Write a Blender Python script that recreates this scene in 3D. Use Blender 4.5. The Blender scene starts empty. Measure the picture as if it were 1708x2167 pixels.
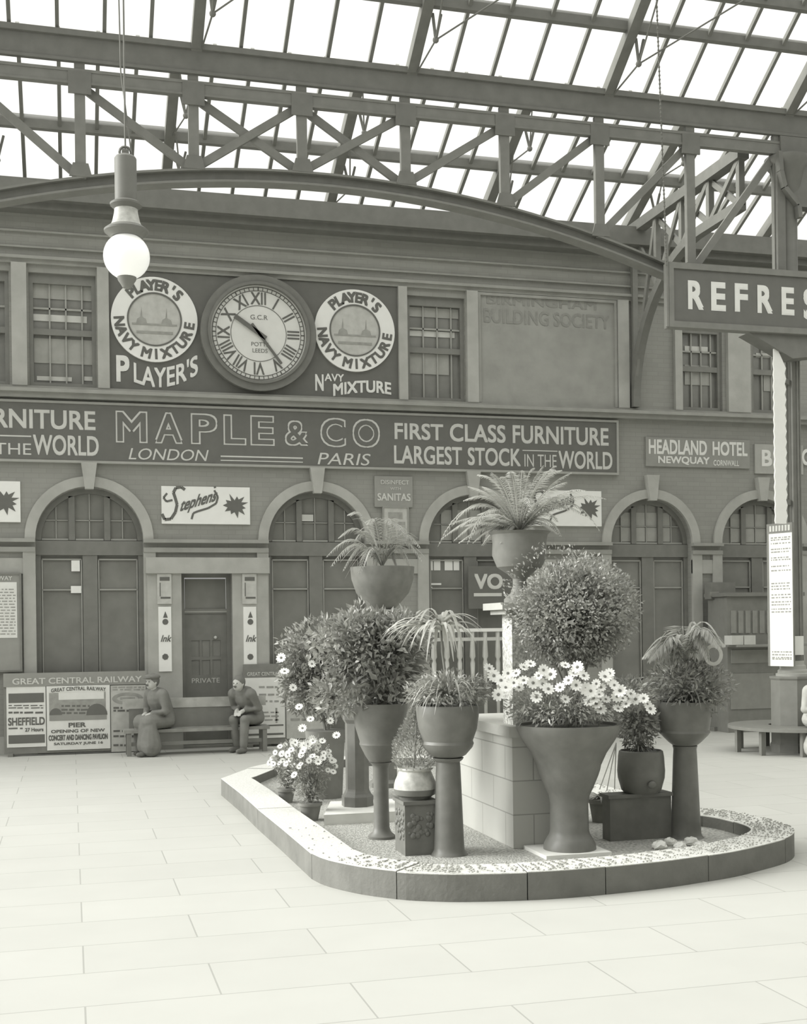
import bpy, bmesh, math, random
from mathutils import Vector, Matrix
from mathutils.geometry import tessellate_polygon
random.seed(11)
R = random.Random(7)
PI = math.pi
SC = bpy.context.scene
COL = SC.collection

# ------------------------------------------------------------------ camera
FPX, PPX, PPY, ROLL = 2600.0, 854.0, 1330.0, 0.0125      # focal length and principal point in px of the 1708x2167 frame
PHI = math.atan(704 / 2600.0)
EYE = 2.0
YW = 21.2                                                # front face of the station building
cR = Vector((math.cos(PHI), -math.sin(PHI), 0)); cF = Vector((math.sin(PHI), math.cos(PHI), 0)); cU = Vector((0, 0, 1))
_c, _s = math.cos(ROLL), math.sin(ROLL)
cam_d = bpy.data.cameras.new('camera'); cam = bpy.data.objects.new('camera', cam_d); COL.objects.link(cam)
ax = cR * _c - cU * _s; ay = cR * _s + cU * _c; az = -cF
M4 = Matrix((ax, ay, az)).transposed().to_4x4(); M4.translation = Vector((0, 0, EYE))
cam.matrix_world = M4
cam_d.sensor_fit = 'VERTICAL'; cam_d.sensor_height = 36.0; cam_d.lens = FPX / 2167 * 36.0
cam_d.shift_y = (PPY - 2167 / 2) / 2167; cam_d.shift_x = 0.0
cam_d.clip_end = 300
SC.camera = cam

# ------------------------------------------------------------------ sky, sun, exposure
def tint(v):                       # the grey of the print: slightly olive in the darks
    return (v, v * 1.002, v * (0.905 + 0.065 * min(1, v)), 1)
world = bpy.data.worlds.new('sky'); SC.world = world; world.use_nodes = True
wn = world.node_tree; wn.nodes.clear()
wo = wn.nodes.new('ShaderNodeOutputWorld'); wb = wn.nodes.new('ShaderNodeBackground')
tc = wn.nodes.new('ShaderNodeTexCoord'); sx = wn.nodes.new('ShaderNodeSeparateXYZ'); cr = wn.nodes.new('ShaderNodeValToRGB')
wn.links.new(tc.outputs['Generated'], sx.inputs[0]); wn.links.new(sx.outputs['Z'], cr.inputs['Fac'])
e = cr.color_ramp.elements
e[0].position = 0.0; e[0].color = (.24, .24, .235, 1); e[1].position = 0.36; e[1].color = (.97, .97, .945, 1)
e2 = cr.color_ramp.elements.new(1.0); e2.color = (1.7, 1.7, 1.65, 1)
wn.links.new(cr.outputs['Color'], wb.inputs['Color']); wn.links.new(wb.outputs[0], wo.inputs[0])
wb.inputs['Strength'].default_value = 1.0
sun_d = bpy.data.lights.new('sun', 'SUN'); sun_d.energy = 5.2; sun_d.angle = math.radians(45); sun_d.color = (1, 1, 0.97)
sun = bpy.data.objects.new('sun', sun_d); COL.objects.link(sun)
sun.rotation_euler = Vector((0.86, -0.24, -0.46)).to_track_quat('-Z', 'Y').to_euler()
SC.view_settings.view_transform = 'Standard'; SC.view_settings.look = 'None'
SC.view_settings.gamma = 1.0; SC.view_settings.use_curve_mapping = False; SC.view_settings.exposure = 0.10
try:
    SC.cycles.max_bounces = 8; SC.cycles.transparent_max_bounces = 16; SC.cycles.use_denoising = True
except Exception:
    pass

# ------------------------------------------------------------------ pixel -> place
def ray(px, py):
    u = (px - PPX) / FPX; v = (PPY - py) / FPX
    return cF + cR * (u * _c + v * _s) + cU * (-u * _s + v * _c)
def W(px, py, Y=YW):                # point on the plane parallel to the building at distance Y
    d = ray(px, py); return Vector((0, 0, EYE)) + d * (Y / d.y)
def G(px, py, z=0.0):               # point on a level plane
    d = ray(px, py); return Vector((0, 0, EYE)) + d * ((z - EYE) / d.z)
def plane_hit(px, py, y0, z0, m):   # plane Z = z0 + (y0 - Y) * m
    d = ray(px, py); t = (z0 + y0 * m - EYE) / (d.z + d.y * m)
    return Vector((0, 0, EYE)) + d * t

# ------------------------------------------------------------------ materials
def mat(name, v, rough=0.75, var=0.12, scale=6.0, bump=0.0, metal=0.0, spec=0.3, bscale=None, trans=0.0):
    m = bpy.data.materials.new(name); m.use_nodes = True
    nt = m.node_tree; b = nt.nodes['Principled BSDF']
    b.inputs['Roughness'].default_value = rough; b.inputs['Metallic'].default_value = metal
    b.inputs['Specular IOR Level'].default_value = spec
    geo = nt.nodes.new('ShaderNodeTexCoord')
    n = nt.nodes.new('ShaderNodeTexNoise'); n.inputs['Scale'].default_value = scale; n.inputs['Detail'].default_value = 5
    nt.links.new(geo.outputs['Object'], n.inputs['Vector'])
    rp = nt.nodes.new('ShaderNodeValToRGB')
    rp.color_ramp.elements[0].position = 0.3; rp.color_ramp.elements[0].color = tint(v * (1 - var))
    rp.color_ramp.elements[1].position = 0.7; rp.color_ramp.elements[1].color = tint(min(0.97, v * (1 + var)))
    nt.links.new(n.outputs['Fac'], rp.inputs['Fac']); nt.links.new(rp.outputs['Color'], b.inputs['Base Color'])
    if bump:
        n2 = nt.nodes.new('ShaderNodeTexNoise'); n2.inputs['Scale'].default_value = bscale or scale * 4
        nt.links.new(geo.outputs['Object'], n2.inputs['Vector'])
        bp = nt.nodes.new('ShaderNodeBump'); bp.inputs['Strength'].default_value = bump; bp.inputs['Distance'].default_value = 0.02
        nt.links.new(n2.outputs['Fac'], bp.inputs['Height']); nt.links.new(bp.outputs[0], b.inputs['Normal'])
    if trans:
        tr = nt.nodes.new('ShaderNodeBsdfTranslucent'); mx = nt.nodes.new('ShaderNodeMixShader'); mx.inputs[0].default_value = trans
        nt.links.new(rp.outputs['Color'], tr.inputs['Color'])
        out = nt.nodes['Material Output']
        nt.links.new(b.outputs[0], mx.inputs[1]); nt.links.new(tr.outputs[0], mx.inputs[2]); nt.links.new(mx.outputs[0], out.inputs[0])
    return m
def brick_mat(name, v, mortar, bw, rh, ms, axes, rough=0.85, var=0.06, offset=0.5, bump=0.3, loc=(0, 0, 0), noise=0.12, xy=False):
    m = bpy.data.materials.new(name); m.use_nodes = True
    nt = m.node_tree; b = nt.nodes['Principled BSDF']; b.inputs['Roughness'].default_value = rough
    b.inputs['Specular IOR Level'].default_value = 0.2
    tcn = nt.nodes.new('ShaderNodeTexCoord'); sp = nt.nodes.new('ShaderNodeSeparateXYZ'); cb = nt.nodes.new('ShaderNodeCombineXYZ')
    mp = nt.nodes.new('ShaderNodeMapping'); mp.inputs['Location'].default_value = loc
    nt.links.new(tcn.outputs['Object'], sp.inputs[0])
    if xy:
        ad = nt.nodes.new('ShaderNodeMath'); nt.links.new(sp.outputs['X'], ad.inputs[0]); nt.links.new(sp.outputs['Y'], ad.inputs[1]); nt.links.new(ad.outputs[0], cb.inputs[0])
    else: nt.links.new(sp.outputs[axes[0]], cb.inputs[0])
    nt.links.new(sp.outputs[axes[1]], cb.inputs[1]); nt.links.new(cb.outputs[0], mp.inputs[0])
    br = nt.nodes.new('ShaderNodeTexBrick'); br.offset = offset
    br.inputs['Scale'].default_value = 1.0; br.inputs['Brick Width'].default_value = bw; br.inputs['Row Height'].default_value = rh
    br.inputs['Mortar Size'].default_value = ms; br.inputs['Mortar Smooth'].default_value = 0.3
    br.inputs['Color1'].default_value = tint(v * (1 - var)); br.inputs['Color2'].default_value = tint(min(.95, v * (1 + var))); br.inputs['Mortar'].default_value = tint(mortar)
    nt.links.new(mp.outputs[0], br.inputs['Vector'])
    n = nt.nodes.new('ShaderNodeTexNoise'); n.inputs['Scale'].default_value = 1.7; n.inputs['Detail'].default_value = 6
    nt.links.new(tcn.outputs['Object'], n.inputs['Vector'])
    mr = nt.nodes.new('ShaderNodeMapRange'); mr.inputs['To Min'].default_value = 1 - noise; mr.inputs['To Max'].default_value = 1 + noise
    nt.links.new(n.outputs['Fac'], mr.inputs['Value'])
    mm = nt.nodes.new('ShaderNodeMix'); mm.data_type = 'RGBA'; mm.blend_type = 'MULTIPLY'; mm.inputs[0].default_value = 1.0
    nt.links.new(br.outputs['Color'], mm.inputs[6]); nt.links.new(mr.outputs[0], mm.inputs[7])
    nt.links.new(mm.outputs[2], b.inputs['Base Color'])
    if bump:
        bp = nt.nodes.new('ShaderNodeBump'); bp.inputs['Strength'].default_value = bump; bp.inputs['Distance'].default_value = 0.01; bp.invert = True
        nt.links.new(br.outputs['Fac'], bp.inputs['Height']); nt.links.new(bp.outputs[0], b.inputs['Normal'])
    return m
def glass_roof_mat():
    m = bpy.data.materials.new('roof_glass'); m.use_nodes = True; nt = m.node_tree; nt.nodes.clear()
    o = nt.nodes.new('ShaderNodeOutputMaterial'); t = nt.nodes.new('ShaderNodeBsdfTransparent'); t.inputs[0].default_value = (.97, .97, .95, 1)
    l = nt.nodes.new('ShaderNodeBsdfTranslucent'); l.inputs[0].default_value = tint(.95)
    x = nt.nodes.new('ShaderNodeMixShader'); x.inputs[0].default_value = 0.15
    nt.links.new(t.outputs[0], x.inputs[1]); nt.links.new(l.outputs[0], x.inputs[2]); nt.links.new(x.outputs[0], o.inputs[0])
    return m
mFLOOR = brick_mat('flagstones', .48, .35, 1.45, .66, .006, ('X', 'Y'), loc=(-.05, -.19, 0), bump=.1, noise=.05, var=.02)
mWALL = brick_mat('sooty_brick', .335, .305, .24, .083, .006, ('X', 'Z'), var=.035, bump=.12)
mSTONE = mat('dressed_stone', .45, var=.1, scale=3, bump=.15)
mSTONED = mat('sooty_stone', .36, var=.1, scale=3, bump=.1)
mDARK = mat('dark_paint', .24, rough=.5, var=.08)
mDARKER = mat('black_paint', .22, rough=.5, var=.08)
mMIDP = mat('drab_paint', .30, rough=.6, var=.08)
mLINE = mat('moulding_paint', .40, rough=.6, var=.05)
mPANE = mat('dusty_window_glass', .24, rough=.2, var=.15, scale=2, spec=.5)
mPALE = mat('pale_surface_and_reflection', .62, var=.06)  # pale surfaces, and roof reflections in the upper windows as flat colour
mGREY = mat('grey_pane_and_reflection', .40, var=.08)  # fanlight panes, and duller window reflections as flat colour
mIRON = mat('painted_iron', .20, rough=.55, var=.08)
mIRONL = mat('painted_iron_light', .235, rough=.55, var=.08)
mSIGN = mat('sign_board_dark', .165, rough=.5, var=.05)
mSIGNM = mat('sign_board_mid', .33, rough=.5, var=.05)
mLET = mat('cream_letters', .66, rough=.6, var=.04)
mLETB = mat('white_letters', .84, rough=.6, var=.03)
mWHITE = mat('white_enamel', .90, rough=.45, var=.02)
mFADE = mat('faded_paint', .305, var=.08)
mINK = mat('printing_ink', .16, rough=.7, var=.05)
mINKM = mat('grey_ink', .36, rough=.7, var=.15, scale=9)
mPAPER = mat('poster_paper', .80, rough=.8, var=.04)
mPAPERG = mat('toned_poster_paper', .55, rough=.8, var=.12, scale=7)
mKERB = mat('kerb_stone', .19, var=.12, scale=5, bump=.2, bscale=30)
mKTOP = mat('toplit_kerb_top', .66, var=.14, scale=70, bump=.2, bscale=40)  # kerb stone lightened in colour for light from above, mottled by gravel
mGRAV = mat('gravel', .42, var=.45, scale=42, bump=.8, bscale=60)
mPILLAR = mat('pale_pedestal_stone', .46, var=.06, scale=4, bump=.15)
mBLOCK = brick_mat('pedestal_blocks', .46, .30, .62, .29, .006, ('X', 'Z'), var=.04, bump=.3, xy=True)
mSLAB = mat('pale_stone_slab', .72, var=.06, scale=5, bump=.1)
mSPECK = mat('speckled_marble', .58, var=.45, scale=45)
mPOT = mat('dark_glazed_pot', .17, rough=.42, var=.12, scale=9, spec=.35)
mPOTM = mat('mid_grey_pot', .22, rough=.6, var=.12, scale=9)
mPOTL = mat('pale_glazed_pot', .50, rough=.4, var=.25, scale=16)
mTERRA = mat('dull_terracotta', .22, rough=.8, var=.12)
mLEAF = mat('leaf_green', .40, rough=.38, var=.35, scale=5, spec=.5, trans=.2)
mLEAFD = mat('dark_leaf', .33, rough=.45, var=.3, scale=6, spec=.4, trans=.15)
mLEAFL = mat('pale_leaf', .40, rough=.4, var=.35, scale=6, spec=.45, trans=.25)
mFROND = mat('sunlit_frond', .58, rough=.4, var=.2, scale=6, spec=.5, trans=.35)
mSTEM = mat('plant_stem', .26, var=.2)
mPETAL = mat('white_petal', .92, rough=.7, var=.02, trans=.15)
mEYE = mat('flower_eye', .20, var=.1)
mSOIL = mat('potting_soil', .18, var=.2, scale=30)
mWOOD = mat('bench_wood', .30, rough=.6, var=.2, scale=5)
mWOODL = mat('worn_bench_wood', .48, rough=.6, var=.2, scale=5)
mCOAT = mat('dark_coat_cloth', .21, rough=.9, var=.12)
mSKIN = mat('skin', .55, rough=.6, var=.05)
mHAIR = mat('dark_hair', .17, rough=.7)
mROPE = mat('dark_cable', .2, rough=.7)
mGLOBE = mat('opal_glass', .95, rough=.2, var=.01)
mGLOBE.node_tree.nodes['Principled BSDF'].inputs['Emission Color'].default_value = (1, 1, .96, 1); mGLOBE.node_tree.nodes['Principled BSDF'].inputs['Emission Strength'].default_value = .3
mGLASS = glass_roof_mat()
mCLOCK = mat('clock_enamel', .78, rough=.4, var=.03)

# ------------------------------------------------------------------ mesh builder
class MB:
    def __init__(s): s.v = []; s.f = []
    def add(s, vs, fs):
        o = len(s.v); s.v += [tuple(p) for p in vs]; s.f += [tuple(i + o for i in f) for f in fs]; return s
    def box(s, x0, x1, y0, y1, z0, z1):
        return s.add([(x0, y0, z0), (x1, y0, z0), (x1, y1, z0), (x0, y1, z0), (x0, y0, z1), (x1, y0, z1), (x1, y1, z1), (x0, y1, z1)],
                     [(0, 3, 2, 1), (4, 5, 6, 7), (0, 1, 5, 4), (1, 2, 6, 5), (2, 3, 7, 6), (3, 0, 4, 7)])
    def hexa(s, p): return s.add(p, [(0, 3, 2, 1), (4, 5, 6, 7), (0, 1, 5, 4), (1, 2, 6, 5), (2, 3, 7, 6), (3, 0, 4, 7)])
    def beam(s, p, q, w, h, side=None):      # bar of section w (along side) x h
        p, q = Vector(p), Vector(q); d = (q - p).normalized()
        sd = Vector(side) if side else d.cross(Vector((0, 0, 1)))
        if sd.length < 1e-4: sd = Vector((1, 0, 0))
        sd = (sd - d * sd.dot(d)).normalized(); up = sd.cross(d).normalized()
        a, b = sd * w / 2, up * h / 2
        return s.hexa([p - a - b, p + a - b, q + a - b, q - a - b, p - a + b, p + a + b, q + a + b, q - a + b])
    def tube(s, path, r, n=8, cap=True):
        path = [Vector(p) for p in path]; m = len(path)
        rr = r if isinstance(r, (list, tuple)) else [r] * m
        prev = None; rings = []
        for i, p in enumerate(path):
            t = (path[min(i + 1, m - 1)] - path[max(i - 1, 0)])
            t = t.normalized() if t.length > 1e-9 else Vector((0, 0, 1))
            if prev is None:
                a = t.cross(Vector((0, 0, 1)))
                if a.length < 1e-3: a = Vector((1, 0, 0))
            else: a = prev - t * prev.dot(t)
            a.normalize(); prev = a; b = t.cross(a)
            rings.append([p + (a * math.cos(2 * PI * k / n) + b * math.sin(2 * PI * k / n)) * rr[i] for k in range(n)])
        vs = [q for rg in rings for q in rg]; fs = []
        for i in range(m - 1):
            for k in range(n):
                fs.append((i * n + k, i * n + (k + 1) % n, (i + 1) * n + (k + 1) % n, (i + 1) * n + k))
        if cap: fs.append(tuple(range(n - 1, -1, -1))); fs.append(tuple((m - 1) * n + k for k in range(n)))
        return s.add(vs, fs)
    def lathe(s, c, prof, n=40, rot=0.0):   # prof [(r, z)] world z, bottom to top
        vs = []; fs = []; m = len(prof)
        for r, z in prof:
            for k in range(n):
                a = 2 * PI * k / n + rot; vs.append((c[0] + r * math.cos(a), c[1] + r * math.sin(a), z))
        for i in range(m - 1):
            for k in range(n): fs.append((i * n + k, i * n + (k + 1) % n, (i + 1) * n + (k + 1) % n, (i + 1) * n + k))
        fs.append(tuple(range(n - 1, -1, -1))); fs.append(tuple((m - 1) * n + k for k in range(n)))
        return s.add(vs, fs)
    def ball(s, c, r, n=16, sz=(1, 1, 1)):
        pr = [(max(1e-4, math.sin(PI * i / n)), -math.cos(PI * i / n)) for i in range(n + 1)]
        o = len(s.v); s.lathe((0, 0), pr, n * 2)
        for i in range(o, len(s.v)):
            x, y, z = s.v[i]; s.v[i] = (c[0] + x * r * sz[0], c[1] + y * r * sz[1], c[2] + z * r * sz[2])
        return s
    def disc(s, x, z, r0, r1, y0, y1, n=64):     # ring or disc facing -Y
        vs = []; fs = []
        if r0 <= 0:
            for y in (y0, y1):
                for k in range(n): vs.append((x + r1 * math.cos(2 * PI * k / n), y, z + r1 * math.sin(2 * PI * k / n)))
            fs.append(tuple(range(n))); fs.append(tuple(range(2 * n - 1, n - 1, -1)))
            for k in range(n): fs.append((k, n + k, n + (k + 1) % n, (k + 1) % n))
        else:
            for y, r in ((y0, r0), (y0, r1), (y1, r1), (y1, r0)):
                for k in range(n): vs.append((x + r * math.cos(2 * PI * k / n), y, z + r * math.sin(2 * PI * k / n)))
            for i in range(4):
                j = (i + 1) % 4
                for k in range(n): fs.append((i * n + k, i * n + (k + 1) % n, j * n + (k + 1) % n, j * n + k))
        return s.add(vs, fs)
    def prism(s, loops, y0, y1):           # polygon with holes in XZ, from y0 (front) to y1
        tl = [[Vector((p[0], p[1], 0)) for p in l] for l in loops]
        tri = tessellate_polygon(tl); flat = [p for l in loops for p in l]; n = len(flat)
        vs = [(p[0], y0, p[1]) for p in flat] + [(p[0], y1, p[1]) for p in flat]
        fs = [tuple(t) for t in tri] + [tuple(i + n for i in reversed(t)) for t in tri]
        o = 0
        for l in loops:
            k = len(l)
            for i in range(k): fs.append((o + i, o + (i + 1) % k, n + o + (i + 1) % k, n + o + i))
            o += k
        return s.add(vs, fs)
    def flatz(s, loop, z0, z1):             # polygon in XY between z0 and z1
        tri = tessellate_polygon([[Vector((p[0], p[1], 0)) for p in loop]]); n = len(loop)
        vs = [(p[0], p[1], z1) for p in loop] + [(p[0], p[1], z0) for p in loop]
        fs = [tuple(t) for t in tri] + [tuple(i + n for i in reversed(t)) for t in tri]
        for i in range(n): fs.append((i, (i + 1) % n, n + (i + 1) % n, n + i))
        return s.add(vs, fs)
    def blade(s, path, w, nrm_up=Vector((0, 0, 1)), fold=.15):   # strap leaf along a path, width list w
        m = len(path); vs = []; fs = []
        for i, p in enumerate(path):
            t = (path[min(i + 1, m - 1)] - path[max(i - 1, 0)]).normalized()
            sd = t.cross(nrm_up)
            if sd.length < .05: sd = t.cross(Vector((.3, .9, .1)))
            sd.normalize(); up = sd.cross(t)
            vs += [p + sd * w[i] + up * w[i] * fold, p - up * w[i] * fold * .5, p - sd * w[i] + up * w[i] * fold]
        for i in range(m - 1):
            a = 3 * i; fs += [(a, a + 1, a + 4, a + 3), (a + 1, a + 2, a + 5, a + 4)]
        return s.add(vs, fs)
    def leaf(s, p, d, n, L, w):             # one small leaf
        d = d.normalized(); sd = d.cross(n)
        if sd.length < 1e-3: sd = d.cross(Vector((1, 0, .1)))
        sd.normalize(); up = sd.cross(d)
        return s.add([p, p + d * L * .45 + sd * w / 2 + up * w * .18, p + d * L - up * L * .12, p + d * L * .45 - sd * w / 2 + up * w * .18], [(0, 1, 2), (0, 2, 3)])

def link(o, parent=None):
    COL.objects.link(o)
    if parent is not None: o.parent = parent
    return o
def org(o):
    v = Vector((0, 0, 0))
    while o is not None: v += o.location; o = o.parent
    return v
def add(name, mb, m, parent=None, smooth=None, label=None):
    me = bpy.data.meshes.new(name); off = org(parent) if parent is not None else Vector((0, 0, 0))
    me.from_pydata([(x - off.x, y - off.y, z - off.z) for x, y, z in mb.v], [], mb.f)
    me.update(); 
    bm = bmesh.new(); bm.from_mesh(me)
    if smooth is not None and smooth >= 0: bmesh.ops.recalc_face_normals(bm, faces=bm.faces)
    elif smooth is None: bmesh.ops.recalc_face_normals(bm, faces=bm.faces)
    bm.to_mesh(me); bm.free()
    me.materials.append(m)
    if smooth is not None and smooth >= 0:
        me.polygons.foreach_set('use_smooth', [True] * len(me.polygons))
        if smooth > 0: me.set_sharp_from_angle(angle=math.radians(smooth))
    elif smooth == -2: me.polygons.foreach_set('use_smooth', [True] * len(me.polygons))
    o = bpy.data.objects.new(name, me); link(o, parent)
    if label: o['label'] = label
    return o
def thing(name, loc, label, cat, group=None):
    o = bpy.data.objects.new(name, None); o.location = loc; o.empty_display_size = .1; link(o)
    o['label'] = label; o['category'] = cat
    if group: o['group'] = group
    return o
def tag(o, label, cat, group=None):
    o['label'] = label; o['category'] = cat
    if group: o['group'] = group
    return o
def struct(name, mb, m, parent=None, smooth=None):
    o = add(name, mb, m, parent, smooth); o['kind'] = 'structure'; return o
def sthing(name, loc):
    o = bpy.data.objects.new(name, None); o.location = loc; link(o); o['kind'] = 'structure'; return o

# ------------------------------------------------------------------ lettering
_tc = {}
def glyphs(txt, bold=0.0):
    bold = max(0.0, bold); k = (txt, bold)
    if k not in _tc:
        cu = bpy.data.curves.new('t', 'FONT'); cu.body = txt; cu.size = 1; cu.resolution_u = 4
        o = bpy.data.objects.new('t', cu); COL.objects.link(o)
        bpy.context.view_layer.update()
        me = bpy.data.meshes.new_from_object(o.evaluated_get(bpy.context.evaluated_depsgraph_get()))
        v0 = [(v.co.x, v.co.y) for v in me.vertices]; f0 = [tuple(p.vertices) for p in me.polygons]
        bpy.data.objects.remove(o); bpy.data.curves.remove(cu); bpy.data.meshes.remove(me)
        vs = []; fs = []
        for q, (dx, dy) in enumerate([(0, 0)] if bold < .004 else [(-bold, -bold), (bold, -bold), (bold, bold), (-bold, bold), (0, 0)]):
            n = len(vs); vs += [(x + dx, y + dy, q * .0008) for x, y in v0]; fs += [tuple(q + n for q in f) for f in f0]
        _tc[k] = (vs, fs)
    return _tc[k]
def put_text(mb, txt, x0, x1, z0, z1, y, bold=0.012, shear=0.0, curve=None):
    vs, fs = glyphs(txt, bold)
    ax0 = min(v[0] for v in vs); ax1 = max(v[0] for v in vs); az0 = min(v[1] for v in vs); az1 = max(v[1] for v in vs)
    out = []
    for x, z, e_ in vs:
        u = (x - ax0) / (ax1 - ax0); w = (z - az0) / max(1e-6, az1 - az0)
        X = x0 + u * (x1 - x0) + shear * w * (z1 - z0); Z = z0 + w * (z1 - z0)
        if curve: Z += curve(u)
        out.append((X, y - e_, Z))
    mb.add(out, [tuple(reversed(f)) for f in fs])
def tpx(mb, txt, x0, y0, x1, y1, Y, bold=0.012, shear=0.0, curve=None):
    xm, ym = (x0 + x1) / 2, (y0 + y1) / 2
    put_text(mb, txt, W(x0, ym, Y).x, W(x1, ym, Y).x, W(xm, y1, Y).z, W(xm, y0, Y).z, Y, bold, shear, curve)
def arc_text(mb, txt, cx, cz, r, a0, a1, size, y, bottom=False, bold=.012, wide=1.0):   # angles in degrees, 90 = top
    n = len(txt)
    for i, ch in enumerate(txt):
        if ch == ' ': continue
        a = math.radians(a0 + (a1 - a0) * (i / (n - 1) if n > 1 else .5)); vs, fs = glyphs(ch, bold)
        mx = (min(v[0] for v in vs) + max(v[0] for v in vs)) / 2
        rot = a - PI / 2 + (PI if bottom else 0); px, pz = cx + r * math.cos(a), cz + r * math.sin(a)
        out = []
        for x, z, e_ in vs:
            x = (x - mx) * size * wide; z = (z - .35) * size
            out.append((px + x * math.cos(rot) - z * math.sin(rot), y - e_, pz + x * math.sin(rot) + z * math.cos(rot)))
        mb.add(out, [tuple(reversed(f)) for f in fs])
def quadpx(mb, x0, y0, x1, y1, Y, d=.006):
    a, b = W(x0, (y0 + y1) / 2, Y), W(x1, (y0 + y1) / 2, Y); c0, c1 = W((x0 + x1) / 2, y1, Y), W((x0 + x1) / 2, y0, Y)
    return mb.box(a.x, b.x, Y, Y + d, c0.z, c1.z)

# ================================================================== FLOOR AND WALL
struct('floor', MB().box(-30, 34, -12, 40, -.3, 0), mFLOOR)
def arc(cx, r, zs, n=24): return [(cx + r * math.cos(PI * i / n), zs + r * math.sin(PI * i / n)) for i in range(n + 1)]
ZS = 3.55
ARCH = [(.325, .875), (4.19, .87), (7.06, .85), (10.61, .84), (12.95, .87)]
WIN = [(-2.25, -.92, 6.09, 7.97), (-.61, .47, 6.09, 7.97), (5.87, 6.96, 6.09, 7.97), (11.28, 12.16, 6.1, 7.75), (12.80, 13.70, 6.1, 7.75)]
holes = []
for cx, r in ARCH: holes.append([(cx - r, .04), (cx + r, .04)] + arc(cx, r, ZS))
holes.append([(1.82, .04), (2.68, .04), (2.68, 2.99), (1.82, 2.99)])
for a, b, c, d in WIN: holes.append([(a, c), (b, c), (b, d), (a, d)])
struct('wall_back', MB().prism([[(-9, 0), (22, 0), (22, 9.35), (-9, 9.35)]] + holes, YW, YW + .35), mWALL)
tr = 0
def trim(mb, m):
    global tr
    tr += 1; return struct('trim_%d' % tr, mb, m)
# cornices and bands
trim(MB().box(-9, 22, YW - .22, YW, 5.96, 6.02).box(-9, 22, YW - .14, YW, 5.88, 5.96).box(-9, 22, YW - .08, YW, 6.02, 6.08), mSTONED)
trim(MB().box(-9, 11.0, YW - .10, YW, 8.17, 8.22).box(-9, 11.0, YW - .05, YW, 8.10, 8.17).box(-9, 22, YW - .05, YW, 8.36, 8.39).box(-9, 22, YW - .05, YW, 8.62, 8.65), mSTONED)
trim(MB().box(-9, 22, YW - .42, YW, 9.05, 9.38).box(-9, 22, YW - .28, YW, 8.93, 9.05), mIRON)
segs = []; xs = -9
for cx, r in ARCH: segs.append((xs, cx - r)); xs = cx + r
segs.append((xs, 22))
b = MB()
for a, c in segs: b.box(a, c, YW - .08, YW, 3.34, 3.42).box(a, c, YW - .12, YW, 3.50, 3.56)
trim(b, mSTONED)
b = MB()
for a, c in segs:
    if not (a < 2 < c): b.box(a, c, YW - .04, YW, 2.98, 3.24)
    b.box(a, a + .2, YW - .06, YW, .3, 3.34).box(c - .2, c, YW - .06, YW, .3, 3.34)
    b.box(a, c, YW - .05, YW, 0, .3) if not (a < 2 < c) else b.box(a, 1.82, YW - .09, YW, 0, .3).box(2.68, c, YW - .09, YW, 0, .3)
trim(b, mSTONE)
for i, (cx, r) in enumerate(ARCH):           # archivolts with keystones
    n = 24; o = arc(cx, r + .17, ZS + .01, n); q = arc(cx, r, ZS + .01, n)
    bb = MB().prism([o + q[::-1]], YW - .06, YW)
    bb.hexa([(cx - .07, YW - .14, ZS + r - .04), (cx + .07, YW - .14, ZS + r - .04), (cx + .07, YW, ZS + r - .04), (cx - .07, YW, ZS + r - .04),
             (cx - .13, YW - .14, 4.83), (cx + .13, YW - .14, 4.83), (cx + .13, YW, 4.83), (cx - .13, YW, 4.83)])
    trim(bb, mSTONE)
for a, c in ((-.88, -.64), (.49, .68), (5.70, 5.86), (6.98, 7.19), (9.95, 10.17), (11.12, 11.27), (12.24, 12.72)):   # upper pilasters
    trim(MB().box(a, c, YW - .09, YW, 6.08, 8.10), mSTONE)
trim(MB().box(7.2, 9.94, YW - .025, YW, 6.09, 8.08).box(7.2, 9.94, YW - .06, YW, 8.04, 8.09).box(7.2, 7.25, YW - .06, YW, 6.09, 8.04).box(9.89, 9.94, YW - .06, YW, 6.09, 8.04), mSTONED)   # blank panel
trim(MB().box(.68, 5.70, YW - .02, YW, 6.09, 8.09), mSIGN)                         # dark board behind the advertisements
trim(MB().box(1.25, 1.82, YW - .10, YW, .3, 2.98).box(2.68, 3.30, YW - .10, YW, .3, 2.98).box(1.23, 3.32, YW - .16, YW, 2.98, 3.25), mSTONE)   # door surround

# faded advertisement on the blank panel
# ------------------------------------------------------------------ upper windows
def sash_window(i, a, b, c, d, reflections, nb=3):
    w = sthing('window_%d' % i, ((a + b) / 2, YW + .1, c)); y = YW + .12
    fr = MB().prism([[(a, c), (b, c), (b, d), (a, d)], [(a + .07, c + .07), (b - .07, c + .07), (b - .07, d - .16), (a + .07, d - .16)]], y - .06, y + .06)
    mid = (c + d) / 2 - .02
    fr.box(a + .07, b - .07, y - .05, y + .03, mid - .05, mid + .05)
    add('window_frame', fr, mDARK, w)
    br = MB(); dx = (b - a - .14) / (nb + .6)
    for k in range(1, nb + 1): 
        br.box(a + .07 + dx * k - .012, a + .07 + dx * k + .012, y - .02, y + .02, mid + .05, d - .16).box(a + .07 + dx * k - .012, a + .07 + dx * k + .012, y - .02, y + .02, c + .07, mid - .05)
    br.box(a + .07, b - .07, y - .02, y + .02, (mid + d) / 2 - .1, (mid + d) / 2 - .07)
    add('glazing_bar', br, mLINE, w)
    add('pane', MB().box(a + .06, b - .06, y + .03, y + .045, c + .06, d - .15), mPANE, w)
    for x0, y0, x1, y1, mm in reflections:
        add('reflection_strip', quadpx(MB(), x0, y0, x1, y1, y + .012, .012), mm, w)  # roof-glass reflections in the panes, put in as flat pale strips
sash_window(1, *WIN[0], [])
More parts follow.
